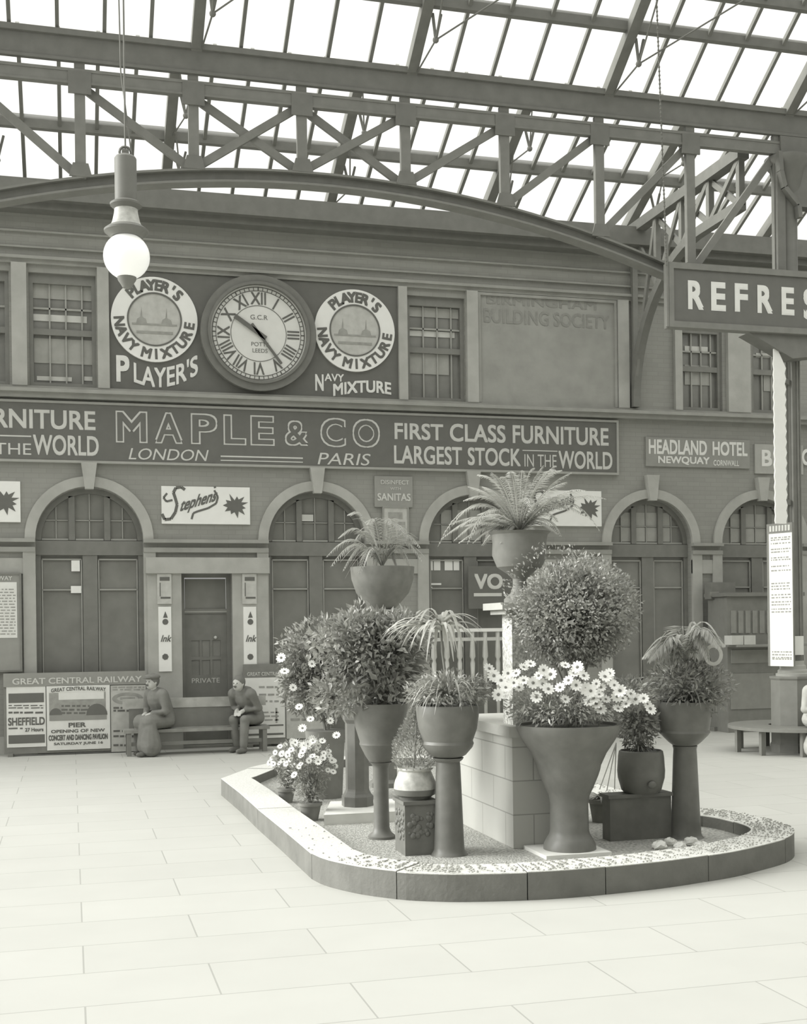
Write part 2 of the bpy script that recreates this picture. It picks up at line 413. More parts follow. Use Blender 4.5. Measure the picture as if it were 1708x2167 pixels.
sash_window(2, *WIN[1], [(66, 604, 196, 634, mGREY), (68, 667, 184, 681, mPALE), (72, 718, 198, 770, mGREY), (78, 797, 152, 806, mPALE), (178, 797, 196, 806, mPALE)])
sash_window(3, *WIN[2], [(864, 652, 970, 672, mGREY), (866, 701, 962, 713, mPALE), (864, 742, 950, 792, mGREY)])
sash_window(4, *WIN[3], [(1448, 692, 1518, 704, mGREY), (1449, 733, 1498, 746, mPALE), (1449, 773, 1502, 815, mGREY)])
sash_window(5, *WIN[4], [(1600, 748, 1640, 757, mPALE), (1616, 788, 1640, 828, mGREY)])

# ------------------------------------------------------------------ arched doorways
def arch_door(i, cx, r, light=False):
    dset = sthing('door_%d' % i, (cx, YW + .25, 0)); y = YW + .22
    fr = MB(); o = [(cx - r, .04), (cx + r, .04)] + arc(cx, r, ZS); ii = arc(cx, r - .09, ZS)
    fr.prism([arc(cx, r, ZS) + ii[::-1]], y - .07, y + .05)
    fr.box(cx - r, cx + r, y - .09, y + .05, ZS - .25, ZS - .01)
    fr.box(cx - r, cx - r + .08, y - .07, y + .05, .04, ZS - .25).box(cx + r - .08, cx + r, y - .07, y + .05, .04, ZS - .25)
    fr.box(cx - .12, cx + .12, y - .07, y + .05, .04, ZS - .25)
    h1 = math.sqrt((r - .08) ** 2 - (r * .33) ** 2)
    for q in (-1, 1): fr.box(cx + q * r * .33 - .05, cx + q * r * .33 + .05, y - .07, y + .05, ZS, ZS + h1)
    fr.box(cx - r, cx + r, y - .06, y + .05, .04, .95)
    add('door_frame', fr, mDARKER, dset)
    ln = MB()
    for a, c in ((-r + .1, -.14), (.14, r - .1)):
        for z in (2.72, ZS - .32, 1.0): ln.box(cx + a, cx + c, y - .045, y - .01, z - .012, z + .012)
        for x in (a, c): ln.box(cx + x - .01, cx + x + .01, y - .045, y - .01, 1.0, ZS - .32)
    for a, c in ((-r + .1, -r * .33 - .06), (-r * .33 + .06, r * .33 - .06), (r * .33 + .06, r - .1)):
        ln.box(cx + a, cx + c, y - .05, y, ZS + .0, ZS + .03)
        ln.box(cx + a, cx + c, y - .03, y, ZS + .33, ZS + .345)
    for x in (-r * .62, 0, r * .62): ln.box(cx + x - .008, cx + x + .008, y - .03, y, ZS + .02, ZS + math.sqrt((r - .09) ** 2 - x * x))
    add('glazing_bar', ln, mLINE, dset)
    pn = MB().prism([[(cx - r + .04, .9), (cx + r - .04, .9)] + arc(cx, r - .04, ZS)], y + .0, y + .012)
    add('pane', pn, mPANE, dset)
    if light:
        lp = MB()
        for a, c in ((-r * .62, -r * .33 - .05), (-r * .27, -.02), (.02, r * .27), (r * .33 + .05, r * .60)):
            for z0, z1 in ((ZS + .05, ZS + .32), (ZS + .35, ZS + .60)): lp.box(cx + a, cx + c, y - .012, y - .002, z0, z1)
        add('fanlight_pane', lp, mGREY, dset)
    return dset
D = []
for i, (cx, r) in enumerate(ARCH): D.append(arch_door(i + 1, cx, r, light=i >= 2))
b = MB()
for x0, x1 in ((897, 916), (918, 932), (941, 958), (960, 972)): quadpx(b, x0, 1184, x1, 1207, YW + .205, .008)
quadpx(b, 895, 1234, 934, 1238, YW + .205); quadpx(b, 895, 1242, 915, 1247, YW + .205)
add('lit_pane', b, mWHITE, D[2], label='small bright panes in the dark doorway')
for (x0, y0, x1, y1), lb in (((151, 1186, 169, 1209), 'small white lamp reflection painted on the pane of the leftmost arched doorway, upper one'), ((150, 1240, 172, 1255), 'small white lamp reflection painted at the middle rail of the leftmost arched doorway')):
    tag(add('card_and_glint', quadpx(MB(), x0, y0, x1, y1, YW + .165), mWHITE), lb, 'card')  # white patches stand for bright lamp reflections in the glass
tag(add('card_and_glint', quadpx(MB(), 639, 1089, 663, 1103, YW + .165), mPALE), 'small pale card in the fanlight of the second arched doorway', 'card')
# private door
pd = sthing('door_6', (2.25, YW + .2, 0)); y = YW + .2
add('door_frame', MB().prism([[(1.82, .04), (2.68, .04), (2.68, 2.99), (1.82, 2.99)], [(1.89, .06), (2.61, .06), (2.61, 2.92), (1.89, 2.92)]], y - .05, y + .05).box(1.89, 2.61, y - .04, y + .04, 2.3, 2.38), mDARK, pd)
dl = MB().prism([[(1.89, .06), (2.61, .06), (2.61, 2.3), (1.89, 2.3)]] + [[(2.0 + .18 * k, z0), (2.14 + .18 * k, z0), (2.14 + .18 * k, z1), (2.0 + .18 * k, z1)] for k in range(3) for z0, z1 in ((1.24, 1.5), (1.56, 1.84))], y - .02, y + .03)
add('door_leaf', dl, mDARKER, pd)
add('pane', MB().box(1.9, 2.6, y + .0, y + .02, 1.2, 2.9), mPANE, pd)
add('glazing_bar', MB().box(1.89, 2.61, y - .05, y - .03, 2.32, 2.345), mLINE, pd)
add('knob', MB().ball((W(456, 1349, y - .05).x, y - .05, W(456, 1349, y - .05).z), .03, 8), mLET, pd, 0)
b = MB(); tpx(b, 'PRIVATE', 406, 1435, 465, 1445, y - .024, .0); add('lettering', b, mLET, pd)

# ================================================================== ROOF
ceil = sthing('ceiling', (0, 17, 10))
mA, mBt = .649, .488
yA0, zA0 = 17.0, 10.02
yB0, zB0 = 22.9, 10.02
yBr = 19.9; zBr = zB0 + (yB0 - yBr) * mBt
XA, XB = -10.45, 20.05
yAt = 8.0; zAt = zA0 + (yA0 - yAt) * mA
gl = MB().add([(XA, yA0, zA0), (XB, yA0, zA0), (XB, yAt, zAt), (XA, yAt, zAt)], [(0, 1, 2, 3)])
gl.add([(XA, yB0, zB0), (XB, yB0, zB0), (XB, yBr, zBr), (XA, yBr, zBr)], [(0, 1, 2, 3)])
gl.add([(XA, yA0, zA0), (XB, yA0, zA0), (XB, yBr, zBr), (XA, yBr, zBr)], [(0, 1, 2, 3)])
add('glazing', gl, mGLASS, ceil)
struct('wall_parapet', MB().box(-9, 22, YW + .35, 23.3, 9.2, 9.35).box(-9, 22, 22.95, 23.3, 9.35, 10.0), mWALL)
# unseen roof and walls added to cut front and right-side light
gl = MB().add([(XA, yAt, zAt), (XB, yAt, zAt), (XB, -1, zA0), (XA, -1, zA0)], [(0, 1, 2, 3)])
add('glazing', gl, mGLASS, ceil)
add('boarding_blocker', MB().box(XA, XB, -11, -1, zA0, zA0 + .15), mMIDP, ceil)
struct('wall_front_blocker', MB().box(-14, 20.4, -11.4, -11, 0, 12), mWALL)
struct('wall_right_blocker', MB().box(20.05, 20.4, -11, 23.3, 0, 10), mWALL)
nA = Vector((0, -math.sin(math.atan(mA)), math.cos(math.atan(mA))))
for k in range(-8, 24):
    X = 1.75 + .61 * k
    if (k % 5) == 0: continue
    if -5.5 < X < 15:
        add('glazing_bar', MB().beam((X, yA0, zA0 - .03), (X, yAt, zAt - .03), .05, .07, (1, 0, 0)), mIRON, ceil)
        add('glazing_bar', MB().beam((X, yB0, zB0 - .04), (X, yBr, zBr - .04), .06, .09, (1, 0, 0)), mIRON, ceil)
for k in range(-2, 5):
    X = 1.75 + 3.05 * k
    pr = add('principal_rafter', MB().beam((X, yA0, zA0 - .10), (X, yAt, zAt - .10), .15, .16, (1, 0, 0)), mIRON, ceil)
    dn = Vector((0, -mA, -1)).normalized(); up = Vector((0, -1, mA)).normalized()
    f0 = Vector((X, yA0, zA0 - .12)); rod = MB()
    st = f0 + up * 1.0
    foot = st + Vector((.14, 0, -.36)); rod.tube([st + Vector((.1, 0, 0)), foot], .022, 6).tube([st + Vector((.22, 0, 0)), foot], .022, 6)
    rod.ball(foot, .045, 6); rod.tube([f0 + Vector((.05, 0, 0)), foot, f0 + up * 3 + Vector((.05, 0, 0))], .014, 6)
    rod.tube([foot, f0 + up * 3.2 + Vector((3.0, 0, 0))], .012, 6)
    add('tie_rod', rod, mIRON, pr)
    pb = add('principal_rafter', MB().beam((X, yB0, zB0 - .12), (X, yBr, zBr - .12), .17, .20, (1, 0, 0)), mIRON, ceil)
    ub = Vector((0, -1, mBt)).normalized(); g0 = Vector((X, yB0, zB0 - .12)); rod = MB()
    for q in (1.2, 2.5):
        st = g0 + ub * q; foot = st + Vector((.2, 0, -.42))
        rod.tube([st + Vector((.1, 0, 0)), foot], .024, 6).tube([st + Vector((.3, 0, 0)), foot], .024, 6).ball(foot, .05, 6)
        rod.tube([g0 + ub * (q - 1.1), foot, g0 + ub * min(3.3, q + 1.1)], .014, 6)
    add('tie_rod', rod, mIRON, pb)
for px, py in ((1200, 37), (1640, 3)):
    p = plane_hit(px, py, yA0, zA0, mA)
    add('purlin', MB().box(XA, XB, p.y - .05, p.y + .05, p.z - .09, p.z + .07), mIRON, ceil)
p = plane_hit(860, 330, yB0, zB0, mBt)
add('purlin', MB().box(XA, XB, p.y - .06, p.y + .06, p.z - .12, p.z + .10), mIRON, ceil)

# ------------------------------------------------------------------ lattice girder across the hall
YG = 17.0
gd = thing('lattice_girder', (3.2, YG, 8.3), 'long dark iron lattice girder with curved bottom edge spanning the hall below the glass roof', 'girder')
add('gutter_box', MB().box(-5.6, 11.35, YG - .12, YG - .07, 9.60, 9.98).box(-5.6, 11.35, YG - .16, YG + .2, 9.92, 10.0).box(-5.6, 11.35, YG - .14, YG - .07, 9.59, 9.63).box(-5.6, 11.35, YG + .15, YG + .2, 9.72, 9.92), mIRON, gd)
add('top_chord', MB().box(-5.6, 10.9, YG - .12, YG - .03, 9.46, 9.50).box(-5.6, 10.9, YG - .11, YG - .05, 9.32, 9.46).box(-5.6, 10.9, YG - .12, YG - .02, 9.30, 9.33), mIRONL, gd)
def zarch(X): return 8.40 - .0315 * (X - 3.4) ** 2
pa = [(-4.2 + 14.9 * i / 40) for i in range(41)]
ac = MB()
for q, w in ((0, .12), (-.16, .12)):
    for i in range(40):
        a, c = pa[i], pa[i + 1]
        ac.hexa([(a, YG - w, zarch(a) + q - .03), (c, YG - w, zarch(c) + q - .03), (c, YG + w, zarch(c) + q - .03), (a, YG + w, zarch(a) + q - .03),
                 (a, YG - w, zarch(a) + q), (c, YG - w, zarch(c) + q), (c, YG + w, zarch(c) + q), (a, YG + w, zarch(a) + q)])
for i in range(40):
    a, c = pa[i], pa[i + 1]
    ac.hexa([(a, YG - .03, zarch(a) - .17), (c, YG - .03, zarch(c) - .17), (c, YG + .03, zarch(c) - .17), (a, YG + .03, zarch(a) - .17),
             (a, YG - .03, zarch(a) - .02), (c, YG - .03, zarch(c) - .02), (c, YG + .03, zarch(c) - .02), (a, YG + .03, zarch(a) - .02)])
add('arch_chord', ac, mIRONL, gd)
NX = {k: .2 + 1.5 * k for k in range(-3, 8)}
for k, X in NX.items():
    zb = zarch(X) - .03
    ps = add('post', MB().box(X - .07, X + .07, YG - .10, YG - .02, zb, 9.6), mIRONL, gd)
    if k < 7: add('gusset_plate', MB().box(X - .15, X + .15, YG - .125, YG - .10, 9.17, 9.47), mIRON, ps)
    add('gusset_plate', MB().prism([[(X - .15, zb + .02), (X + .15, zb + .02), (X + .10, zb + .2), (X - .10, zb + .2)]], YG - .125, YG - .10), mIRON, ps)
def diag(k0, k1):
    X0, X1 = NX[k0], NX[k1]
    add('diagonal_brace', MB().beam((X0, YG + (.03 if k1 > k0 else -.03), 9.34), (X1, YG + (.03 if k1 > k0 else -.03), zarch(X1) + .02), .055, .11, (0, 1, 0)), mIRONL, gd)
for k0, k1 in ((-3, -2), (-2, -1), (-1, 0), (0, 1), (1, 2), (2, 1), (2, 3), (3, 2), (4, 3), (5, 4), (6, 5), (7, 6)): diag(k0, k1)
# side girder from the iron column back to the building
sg = thing('side_girder', (10.28, 19, 8.5), 'dark lattice girder running from the iron column back to the brick building', 'girder')
XS = 10.28
def zside(Y): return 6.1 + 2.5 * math.sqrt(max(0, 1 - (max(0, Y - 18.5) / 2.62) ** 2))
add('top_chord', MB().box(XS - .1, XS + .1, 17.2, 21.19, 9.32, 9.5), mIRON, sg)
ys = [18.5 + 2.62 * math.sin(PI / 2 * (1 - i / 20)) for i in range(21)] + [17.25]
b = MB()
for i in range(21): b.beam((XS, ys[i], zside(ys[i])), (XS, ys[i + 1], zside(ys[i + 1])), .14, .16, (1, 0, 0))
add('arch_chord', b, mIRON, sg)
yy = [17.3, 18.25, 19.2, 20.15, 21.1]
for i, Y in enumerate(yy):
    add('post', MB().box(XS - .05, XS + .05, Y - .05, Y + .05, zside(Y), 9.32), mIRONL, sg)
    if i: 
        add('diagonal_brace', MB().beam((XS - .03, yy[i - 1], 9.32), (XS - .03, Y, zside(Y)), .05, .09, (1, 0, 0)), mIRONL, sg)
        add('diagonal_brace', MB().beam((XS + .03, Y, 9.32), (XS + .03, yy[i - 1], zside(yy[i - 1])), .05, .09, (1, 0, 0)), mIRONL, sg)
# iron column with rain-water head
CX = 10.92
colm = thing('iron_column', (CX, YG, 0), 'tall dark cast iron column rising through the round seat behind the box sign', 'column')
add('base', MB().lathe((CX, YG), [(.36, 0), (.36, .12), (.34, .15), (.34, 1.12), (.36, 1.15), (.36, 1.18)], 8, PI / 8), mDARK, colm, 10)
add('base_moulding', MB().lathe((CX, YG), [(.26, 1.18), (.26, 1.22), (.23, 1.23), (.23, 1.27), (.20, 1.29), (.20, 1.34), (.17, 1.36), (.17, 1.42)], 24), mSTONE, colm, 20)
add('shaft', MB().lathe((CX, YG), [(.15, 1.42), (.14, 4), (.14, 7.3), (.18, 7.35), (.18, 7.45), (.15, 7.5), (.15, 8.7), (.2, 8.8), (.26, 9.1), (.34, 9.2), (.34, 9.28)], 24), mIRON, colm, 40)
b = MB()
for k in range(10): a = 2 * PI * k / 10; b.tube([(CX + .15 * math.cos(a), YG + .15 * math.sin(a), 1.5), (CX + .145 * math.cos(a), YG + .145 * math.sin(a), 7.25)], .018, 6)
add('fluting', b, mIRONL, colm)
rs = thing('round_seat', (CX, YG, 0), 'dark round seat encircling the foot of the iron column at the right edge', 'seat')
n_ = 48; b = MB(); pr_ = [(.38, .37), (1.0, .37), (1.0, .42), (.38, .42)]
vs_ = [(CX + r * math.cos(2 * PI * k / n_), YG + r * math.sin(2 * PI * k / n_), z) for r, z in pr_ for k in range(n_)]
b.add(vs_, [(i * n_ + k, i * n_ + (k + 1) % n_, ((i + 1) % 4) * n_ + (k + 1) % n_, ((i + 1) % 4) * n_ + k) for i in range(4) for k in range(n_)])
add('seat', b, mDARK, rs)
for k in range(9):
    a = 2 * PI * (k + .15) / 9; X, Y = CX + .88 * math.cos(a), YG + .88 * math.sin(a)
    add('leg', MB().box(X - .035, X + .035, Y - .035, Y + .035, 0, .37), mDARK, rs)
sk = MB(); a0, a1 = -PI * .52, PI * .25; pts_ = [(CX + .80 * math.cos(a0 + (a1 - a0) * k / 16), YG + .80 * math.sin(a0 + (a1 - a0) * k / 16)) for k in range(17)]
pin = [(CX + .77 * math.cos(a0 + (a1 - a0) * k / 16), YG + .77 * math.sin(a0 + (a1 - a0) * k / 16)) for k in range(17)]
add('skirt', sk.flatz(pts_ + pin[::-1], 0, .37), mDARKER, rs)
b = MB()
for X in (10.72, 11.32): b.box(X - .07, X + .07, YG - .16, YG - .04, 6.9, 9.3)
sc_ = [(10.66, 9.3), (10.68, 9.0), (10.74, 8.75), (10.86, 8.62), (10.98, 8.5), (11.0, 8.3)]
for i in range(5): b.beam((sc_[i][0], YG - .2, sc_[i][1]), (sc_[i + 1][0], YG - .2, sc_[i + 1][1]), .1, .07, (0, 1, 0))
b.prism([[(10.72, 9.58), (11.5, 9.58), (11.5, 8.5), (11.02, 8.5), (10.9, 8.7), (10.76, 8.9)]], YG - .15, YG + .05)
add('rainwater_head', b, mIRON, colm)

# ================================================================== SIGNS
def board(name, box, Y, m, label, cat, group=None, frame=None, depth=.05):
    x0, y0, x1, y1 = box
    a, c = W(x0, (y0 + y1) / 2, Y), W(x1, (y0 + y1) / 2, Y); z0 = W((x0 + x1) / 2, y1, Y).z; z1 = W((x0 + x1) / 2, y0, Y).z
    t = thing(name, ((a.x + c.x) / 2, Y, z0), label, cat, group)
    add('panel', MB().box(a.x, c.x, Y, Y + depth, z0, z1), m, t)
    if frame:
        f = .03
        add('frame', MB().prism([[(a.x - f, z0 - f), (c.x + f, z0 - f), (c.x + f, z1 + f), (a.x - f, z1 + f)], [(a.x, z0), (c.x, z0), (c.x, z1), (a.x, z1)]], Y - .015, Y + depth), frame, t)
    return t
Y1 = YW - .075; yt = Y1 - .004
# long fascia: furniture advertisement
t = thing('fascia_sign', (3.3, Y1, 4.86), 'long dark furniture shop fascia board running above the arches with outlined letters', 'sign')
add('panel', MB().box(-5.2, 9.9, Y1, YW, 4.86, 5.80), mSIGN, t)
add('frame', MB().box(-5.2, 9.93, Y1 - .02, YW, 5.80, 5.84).box(-5.2, 9.93, Y1 - .02, YW, 4.82, 4.86).box(9.89, 9.93, Y1 - .02, YW, 4.86, 5.8), mLINE, t)
b = MB(); bi = MB()
for ch, x0, x1 in (('M', 245, 312), ('A', 328, 386), ('P', 404, 460), ('L', 473, 521), ('E', 530, 581), ('&', 603, 652), ('C', 678, 732), ('O', 746, 804)):
    y0 = 870 + (x0 - 245) * .033; y1 = 937 + (x0 - 245) * .021
    if ch == '&': y0 += 8; y1 -= 1
    tpx(b, ch, x0, y0, x1, y1, yt, .045)
    w = 3.2; tpx(bi, ch, x0 + w, y0 + w, x1 - w, y1 - w, yt - .006, .012)
add('outline_lettering', b, mLET, t); add('letter_face', bi, mSIGN, t)
b = MB()
tpx(b, 'LONDON', 272, 950, 436, 974, yt, -.004, .25); tpx(b, 'PARIS', 672, 959, 780, 984, yt, -.004, .25)
quadpx(b, 467, 966, 641, 969, yt); quadpx(b, 467, 975, 641, 977, yt)
tpx(b, 'FURNITURE', -80, 866, 202, 907, yt, .02); quadpx(b, 0, 921, 66, 924, yt); tpx(b, 'IN THE', -66, 937, 66, 961, yt, .0); tpx(b, 'WORLD', 70, 921, 209, 964, yt, .02)
tpx(b, 'FIRST', 835, 896, 938, 931, yt, .02); tpx(b, 'CLASS', 952, 898, 1070, 936, yt, .02); tpx(b, 'FURNITURE', 1085, 903, 1288, 941, yt, .02)
tpx(b, 'LARGEST', 834, 944, 978, 983, yt, .02); tpx(b, 'STOCK', 990, 948, 1102, 986, yt, .02); quadpx(b, 1106, 953, 1180, 955, yt)
tpx(b, 'IN THE', 1110, 962, 1178, 988, yt, .0); tpx(b, 'WORLD', 1182, 955, 1296, 993, yt, .02)
add('lettering', b, mLET, t)
# faded lettering on the blank panel
t = thing('faded_advertisement', (8.57, YW - .03, 6.4), 'faded grey painted lettering on the large blank upper panel', 'sign'); b = MB(); Yt = YW - .028
tpx(b, 'BIRMINGHAM', 1030, 630, 1262, 650, Yt, .02); tpx(b, 'BUILDING SOCIETY', 1024, 660, 1290, 690, Yt, .02)
add('lettering', b, mFADE, t)
# hotel sign
t = board('hotel_sign', (1367, 928, 1587, 989), YW - .04, mSIGNM, 'small grey hotel sign with two lines of white letters right of the long fascia', 'sign')
b = MB(); Yt = YW - .044
tpx(b, 'HEADLAND', 1373, 931, 1496, 962, Yt, .03); tpx(b, 'HOTEL', 1508, 935, 1582, 965, Yt, .03); tpx(b, 'NEWQUAY', 1393, 966, 1502, 984, Yt, .03); tpx(b, 'CORNWALL', 1510, 974, 1564, 986, Yt, .02)
add('lettering', b, mLETB, t)
t = board('initial_sign', (1598, 941, 1700, 1003), YW - .04, mSTONE, 'pale square sign with a white B, partly behind the white strip painted as the lit column edge', 'sign')
b = MB(); tpx(b, 'B', 1612, 952, 1634, 987, Yt, .03); tpx(b, 'C', 1697, 950, 1716, 985, Yt, .03); add('lettering', b, mLETB, t)
# ink advertisements
def ink_sign(x0, x1, y0, y1, label):
    t = board('enamel_sign', (x0, y0, x1, y1), YW - .05, mWHITE, label, 'sign', 'white ink advertisements over the arches')
    a, c = W(x0, (y0 + y1) / 2, YW).x, W(x1, (y0 + y1) / 2, YW).x; z0 = W((x0 + x1) / 2, y1, YW).z; z1 = W((x0 + x1) / 2, y0, YW).z
    w, h = c - a, z1 - z0; b = MB(); Y = YW - .054
    def P(u, v): return Vector((a + u * w, Y, z0 + v * h))
    def ribbon(pts, wd):
        pts = [P(*p) for p in pts]
        for i in range(len(pts) - 1):
            p, q = pts[i], pts[i + 1]; d = (q - p).normalized(); n = Vector((-d.z, 0, d.x)) * wd / 2
            b.add([p - n, q - n, q + n, p + n], [(0, 1, 2, 3)])
    put_text(b, 'tephens', a + .17 * w, a + .58 * w, z0 + .20 * h, z0 + .66 * h, Y, .028, .35, lambda u: u * .30 * h)
    ribbon([(.26, .90), (.22, .97), (.16, .95), (.13, .82), (.15, .68), (.17, .5), (.15, .3), (.10, .12), (.03, .10), (.0, .25)], .05)
    ribbon([(.12, .62), (.05, .58), (.02, .68), (.06, .8)], .035); ribbon([(.59, .9), (.63, .72), (.61, .55), (.52, .42), (.4, .33), (.35, .28), (.33, .12)], .035)
    ribbon([(.585, .97), (.61, .99)], .03)
    add('lettering', b, mINK, t)
    sp = MB(); n = 22; pts = []
    rr = random.Random(3)
    for k in range(n):
        ra = (.30 if k % 2 else .17) * h * rr.uniform(.8, 1.2); an = 2 * PI * k / n
        pts.append((a + .83 * w + ra * math.cos(an) * 1.15, z0 + .50 * h + ra * math.sin(an)))
    sp.prism([pts], Y - .001, Y + .003); add('ink_blot', sp, mINK, t)
ink_sign(342, 529, 1030, 1109, 'white enamel ink sign with script lettering and blot, between the two left arches')
ink_sign(1106, 1273, 1038, 1113, 'white enamel ink sign partly hidden behind the tall fern fronds')
ink_sign(-150, 43, 1017, 1104, 'white enamel ink sign cut by the left edge of the picture')
# disinfectant sign and picture
t = board('wall_sign', (793, 1008, 873, 1073), YW - .05, mSIGNM, 'small dark disinfectant sign with pale letters between the second and third arches', 'sign')
b = MB(); Yt = YW - .054
tpx(b, 'DISINFECT', 806, 1016, 866, 1025, Yt, .015); tpx(b, 'WITH', 826, 1031, 848, 1037, Yt, .01); tpx(b, 'SANITAS', 799, 1044, 869, 1060, Yt, .025); add('lettering', b, mLET, t)
t = board('wall_poster', (813, 1075, 862, 1152), YW - .05, mPAPERG, 'small pale picture poster hanging under the disinfectant sign', 'poster', frame=mSIGNM)
add('picture', quadpx(quadpx(quadpx(MB(), 820, 1112, 838, 1146, Yt), 842, 1104, 858, 1140, Yt), 822, 1084, 852, 1098, Yt), mINKM, t)
# tobacco roundels
def roundel(cx, cz, r, label):
    Y = YW - .06
    t = thing('advert_roundel', (cx, Y, cz - r), label, 'sign', 'round tobacco advertisements beside the clock')
    add('ring', MB().disc(cx, cz, r * .62, r, Y, Y + .04), mWHITE, t)
    add('inner_rim', MB().disc(cx, cz, r * .60, r * .635, Y - .01, Y + .04), mINK, t)
    add('medallion', MB().disc(cx, cz, 0, r * .605, Y + .004, Y + .03), mPAPERG, t)
    q = MB(); q.box(cx - r * .52, cx + r * .52, Y - .002, Y + .004, cz - r * .14, cz - r * .10).box(cx - r * .42, cx + r * .42, Y - .002, Y + .004, cz - r * .34, cz - r * .28)
    for sx_ in (-.3, .28):
        X = cx + sx_ * r
        q.prism([[(X - .09, cz - r * .1), (X + .09, cz - r * .1), (X + .07, cz - .0), (X + .01, cz + .03), (X, cz + .2), (X - .02, cz + .03), (X - .07, cz)]], Y - .002, Y + .004)
    add('sea_picture', q, mINKM, t)
    b = MB(); s = r * .31
    arc_text(b, "PLAYER'S", cx, cz, r * .81, 131, 47, s * 1.1, Y - .004, bold=.045)
    arc_text(b, 'NAVY', cx, cz, r * .81, 186, 232, s * 1.05, Y - .004, True, .04); arc_text(b, 'MIXTURE', cx, cz, r * .81, 256, 352, s * 1.05, Y - .004, True, .04)
    add('lettering', b, mINK, t)
    return t
t = roundel(1.43, 7.28, .72, 'round white tobacco sign left of the clock, its top touched by the lamp globe')
t = roundel(4.905, 7.27, .725, 'round white tobacco sign right of the clock beside a sash window')
t = thing('painted_words', (1.45, YW - .04, 6.3), "white painted word PLAYER'S with a large initial under the left roundel", 'sign'); b = MB(); Yt = YW - .03
tpx(b, 'P', 246, 752, 274, 808, Yt, .03); tpx(b, "LAYER'S", 283, 762, 419, 806, Yt, .02, curve=lambda u: -.12 + .62 * (u - .35) ** 2)
add('lettering', b, mLETB, t)
t = thing('painted_words', (4.9, YW - .04, 6.3), 'white painted words NAVY MIXTURE in a wave under the right roundel', 'sign'); b = MB()
tpx(b, 'N', 667, 792, 685, 827, Yt, .03); tpx(b, 'AVY', 687, 791, 728, 807, Yt, .02); tpx(b, 'MIXTURE', 705, 811, 828, 837, Yt, .03, curve=lambda u: -.035 + .09 * math.sin(u * PI * .75))
add('lettering', b, mLETB, t)
# clock
cx, cz, Y = 3.19, 7.12, YW - .10
t = thing('wall_clock', (cx, Y, cz - 1), 'big round station clock with Roman numerals and dark rim on the wall', 'clock')
add('rim', MB().disc(cx, cz, .84, 1.0, Y - .06, YW - .02).disc(cx, cz, .83, .88, Y - .1, Y), mIRON, t)
add('dial', MB().disc(cx, cz, 0, .85, Y, Y + .04), mCLOCK, t)
b = MB().disc(cx, cz, .79, .805, Y - .006, Y).disc(cx, cz, .73, .742, Y - .006, Y).disc(cx, cz, .475, .485, Y - .006, Y)
for k in range(60):
    a = 2 * PI * k / 60; b.beam((cx + .742 * math.sin(a), Y - .003, cz + .742 * math.cos(a)), (cx + .79 * math.sin(a), Y - .003, cz + .79 * math.cos(a)), .02 if k % 5 == 0 else .012, .006, (math.cos(a), 0, -math.sin(a)))
for k, s in enumerate(('XII', 'I', 'II', 'III', 'IIII', 'V', 'VI', 'VII', 'VIII', 'IX', 'X', 'XI')):
    a = -2 * PI * k / 12; vs, fs = glyphs(s, .015)
    mx = (min(v[0] for v in vs) + max(v[0] for v in vs)) / 2; out = []
    px_, pz_ = cx - .61 * math.sin(a), cz + .61 * math.cos(a)
    for x, z, e_ in vs:
        x = (x - mx) * .23; z = (z - .36) * .30; out.append((px_ + x * math.cos(a) - z * math.sin(a), Y - .004 - e_, pz_ + x * math.sin(a) + z * math.cos(a)))
    b.add(out, [tuple(reversed(f)) for f in fs])
put_text(b, 'G.C.R', cx - .14, cx + .16, cz + .24, cz + .32, Y - .004, 0)
put_text(b, 'POTTS', cx - .13, cx + .17, cz - .22, cz - .15, Y - .004, 0); put_text(b, 'LEEDS', cx - .11, cx + .15, cz - .33, cz - .26, Y - .004, 0)
add('numerals', b, mINK, t)
def hand(px, py, tail, w, name):
    p = W(px, py, Y - .03); d = Vector((p.x - cx, 0, p.z - cz)); q = Vector((cx, Y - .03, cz)) - d.normalized() * tail
    add(name, MB().beam(q, (p.x, Y - .03, p.z), w, .012, d.normalized().cross(Vector((0, 1, 0)))), mINK, t)
hand(596, 770, .2, .045, 'minute_hand'); hand(497, 668, .15, .075, 'hour_hand')
# refreshment sign
Y = 16.5
t = thing('refreshment_sign', (10.2, Y, 6.45), 'big dark box sign with white block letters REFRESHMENT hanging at the iron column', 'sign')
xL = W(1421, 625, Y).x; z0, z1 = 6.47, 7.31
add('box', MB().box(xL, 13.2, Y, Y + .12, z0, z1), mSIGN, t)
add('frame', MB().prism([[(xL - .05, z0 - .06), (13.25, z0 - .06), (13.25, z1 + .06), (xL - .05, z1 + .06)], [(xL + .03, z0 + .03), (13.17, z0 + .03), (13.17, z1 - .03), (xL + .03, z1 - .03)]], Y - .03, Y + .14).box(xL - .09, xL - .055, Y - .03, Y + .03, z0 - .06, z1 + .45), mIRONL, t)
b = MB(); X = None
for ch, x0, x1, y0, y1 in (('R', 1456, 1489, 594, 655), ('E', 1505, 1536, 597, 658), ('F', 1555, 1583, 600, 660), ('R', 1603, 1635, 604, 663), ('E', 1654, 1681, 608, 667)):
    tpx(b, ch, x0, y0, x1, y1, Y - .004, .035)
X = W(1700, 640, Y).x
for ch in 'SHMENT': put_text(b, ch, X, X + .25, 6.64, 7.12, Y - .004, .035); X += .40
add('lettering', b, mLETB, t)
add('bracket', MB().prism([[(9.95, 6.41), (11.6, 6.41), (11.2, 6.12), (10.7, 6.05), (10.4, 6.2)]], Y + .05, Y + .36), mIRON, t)
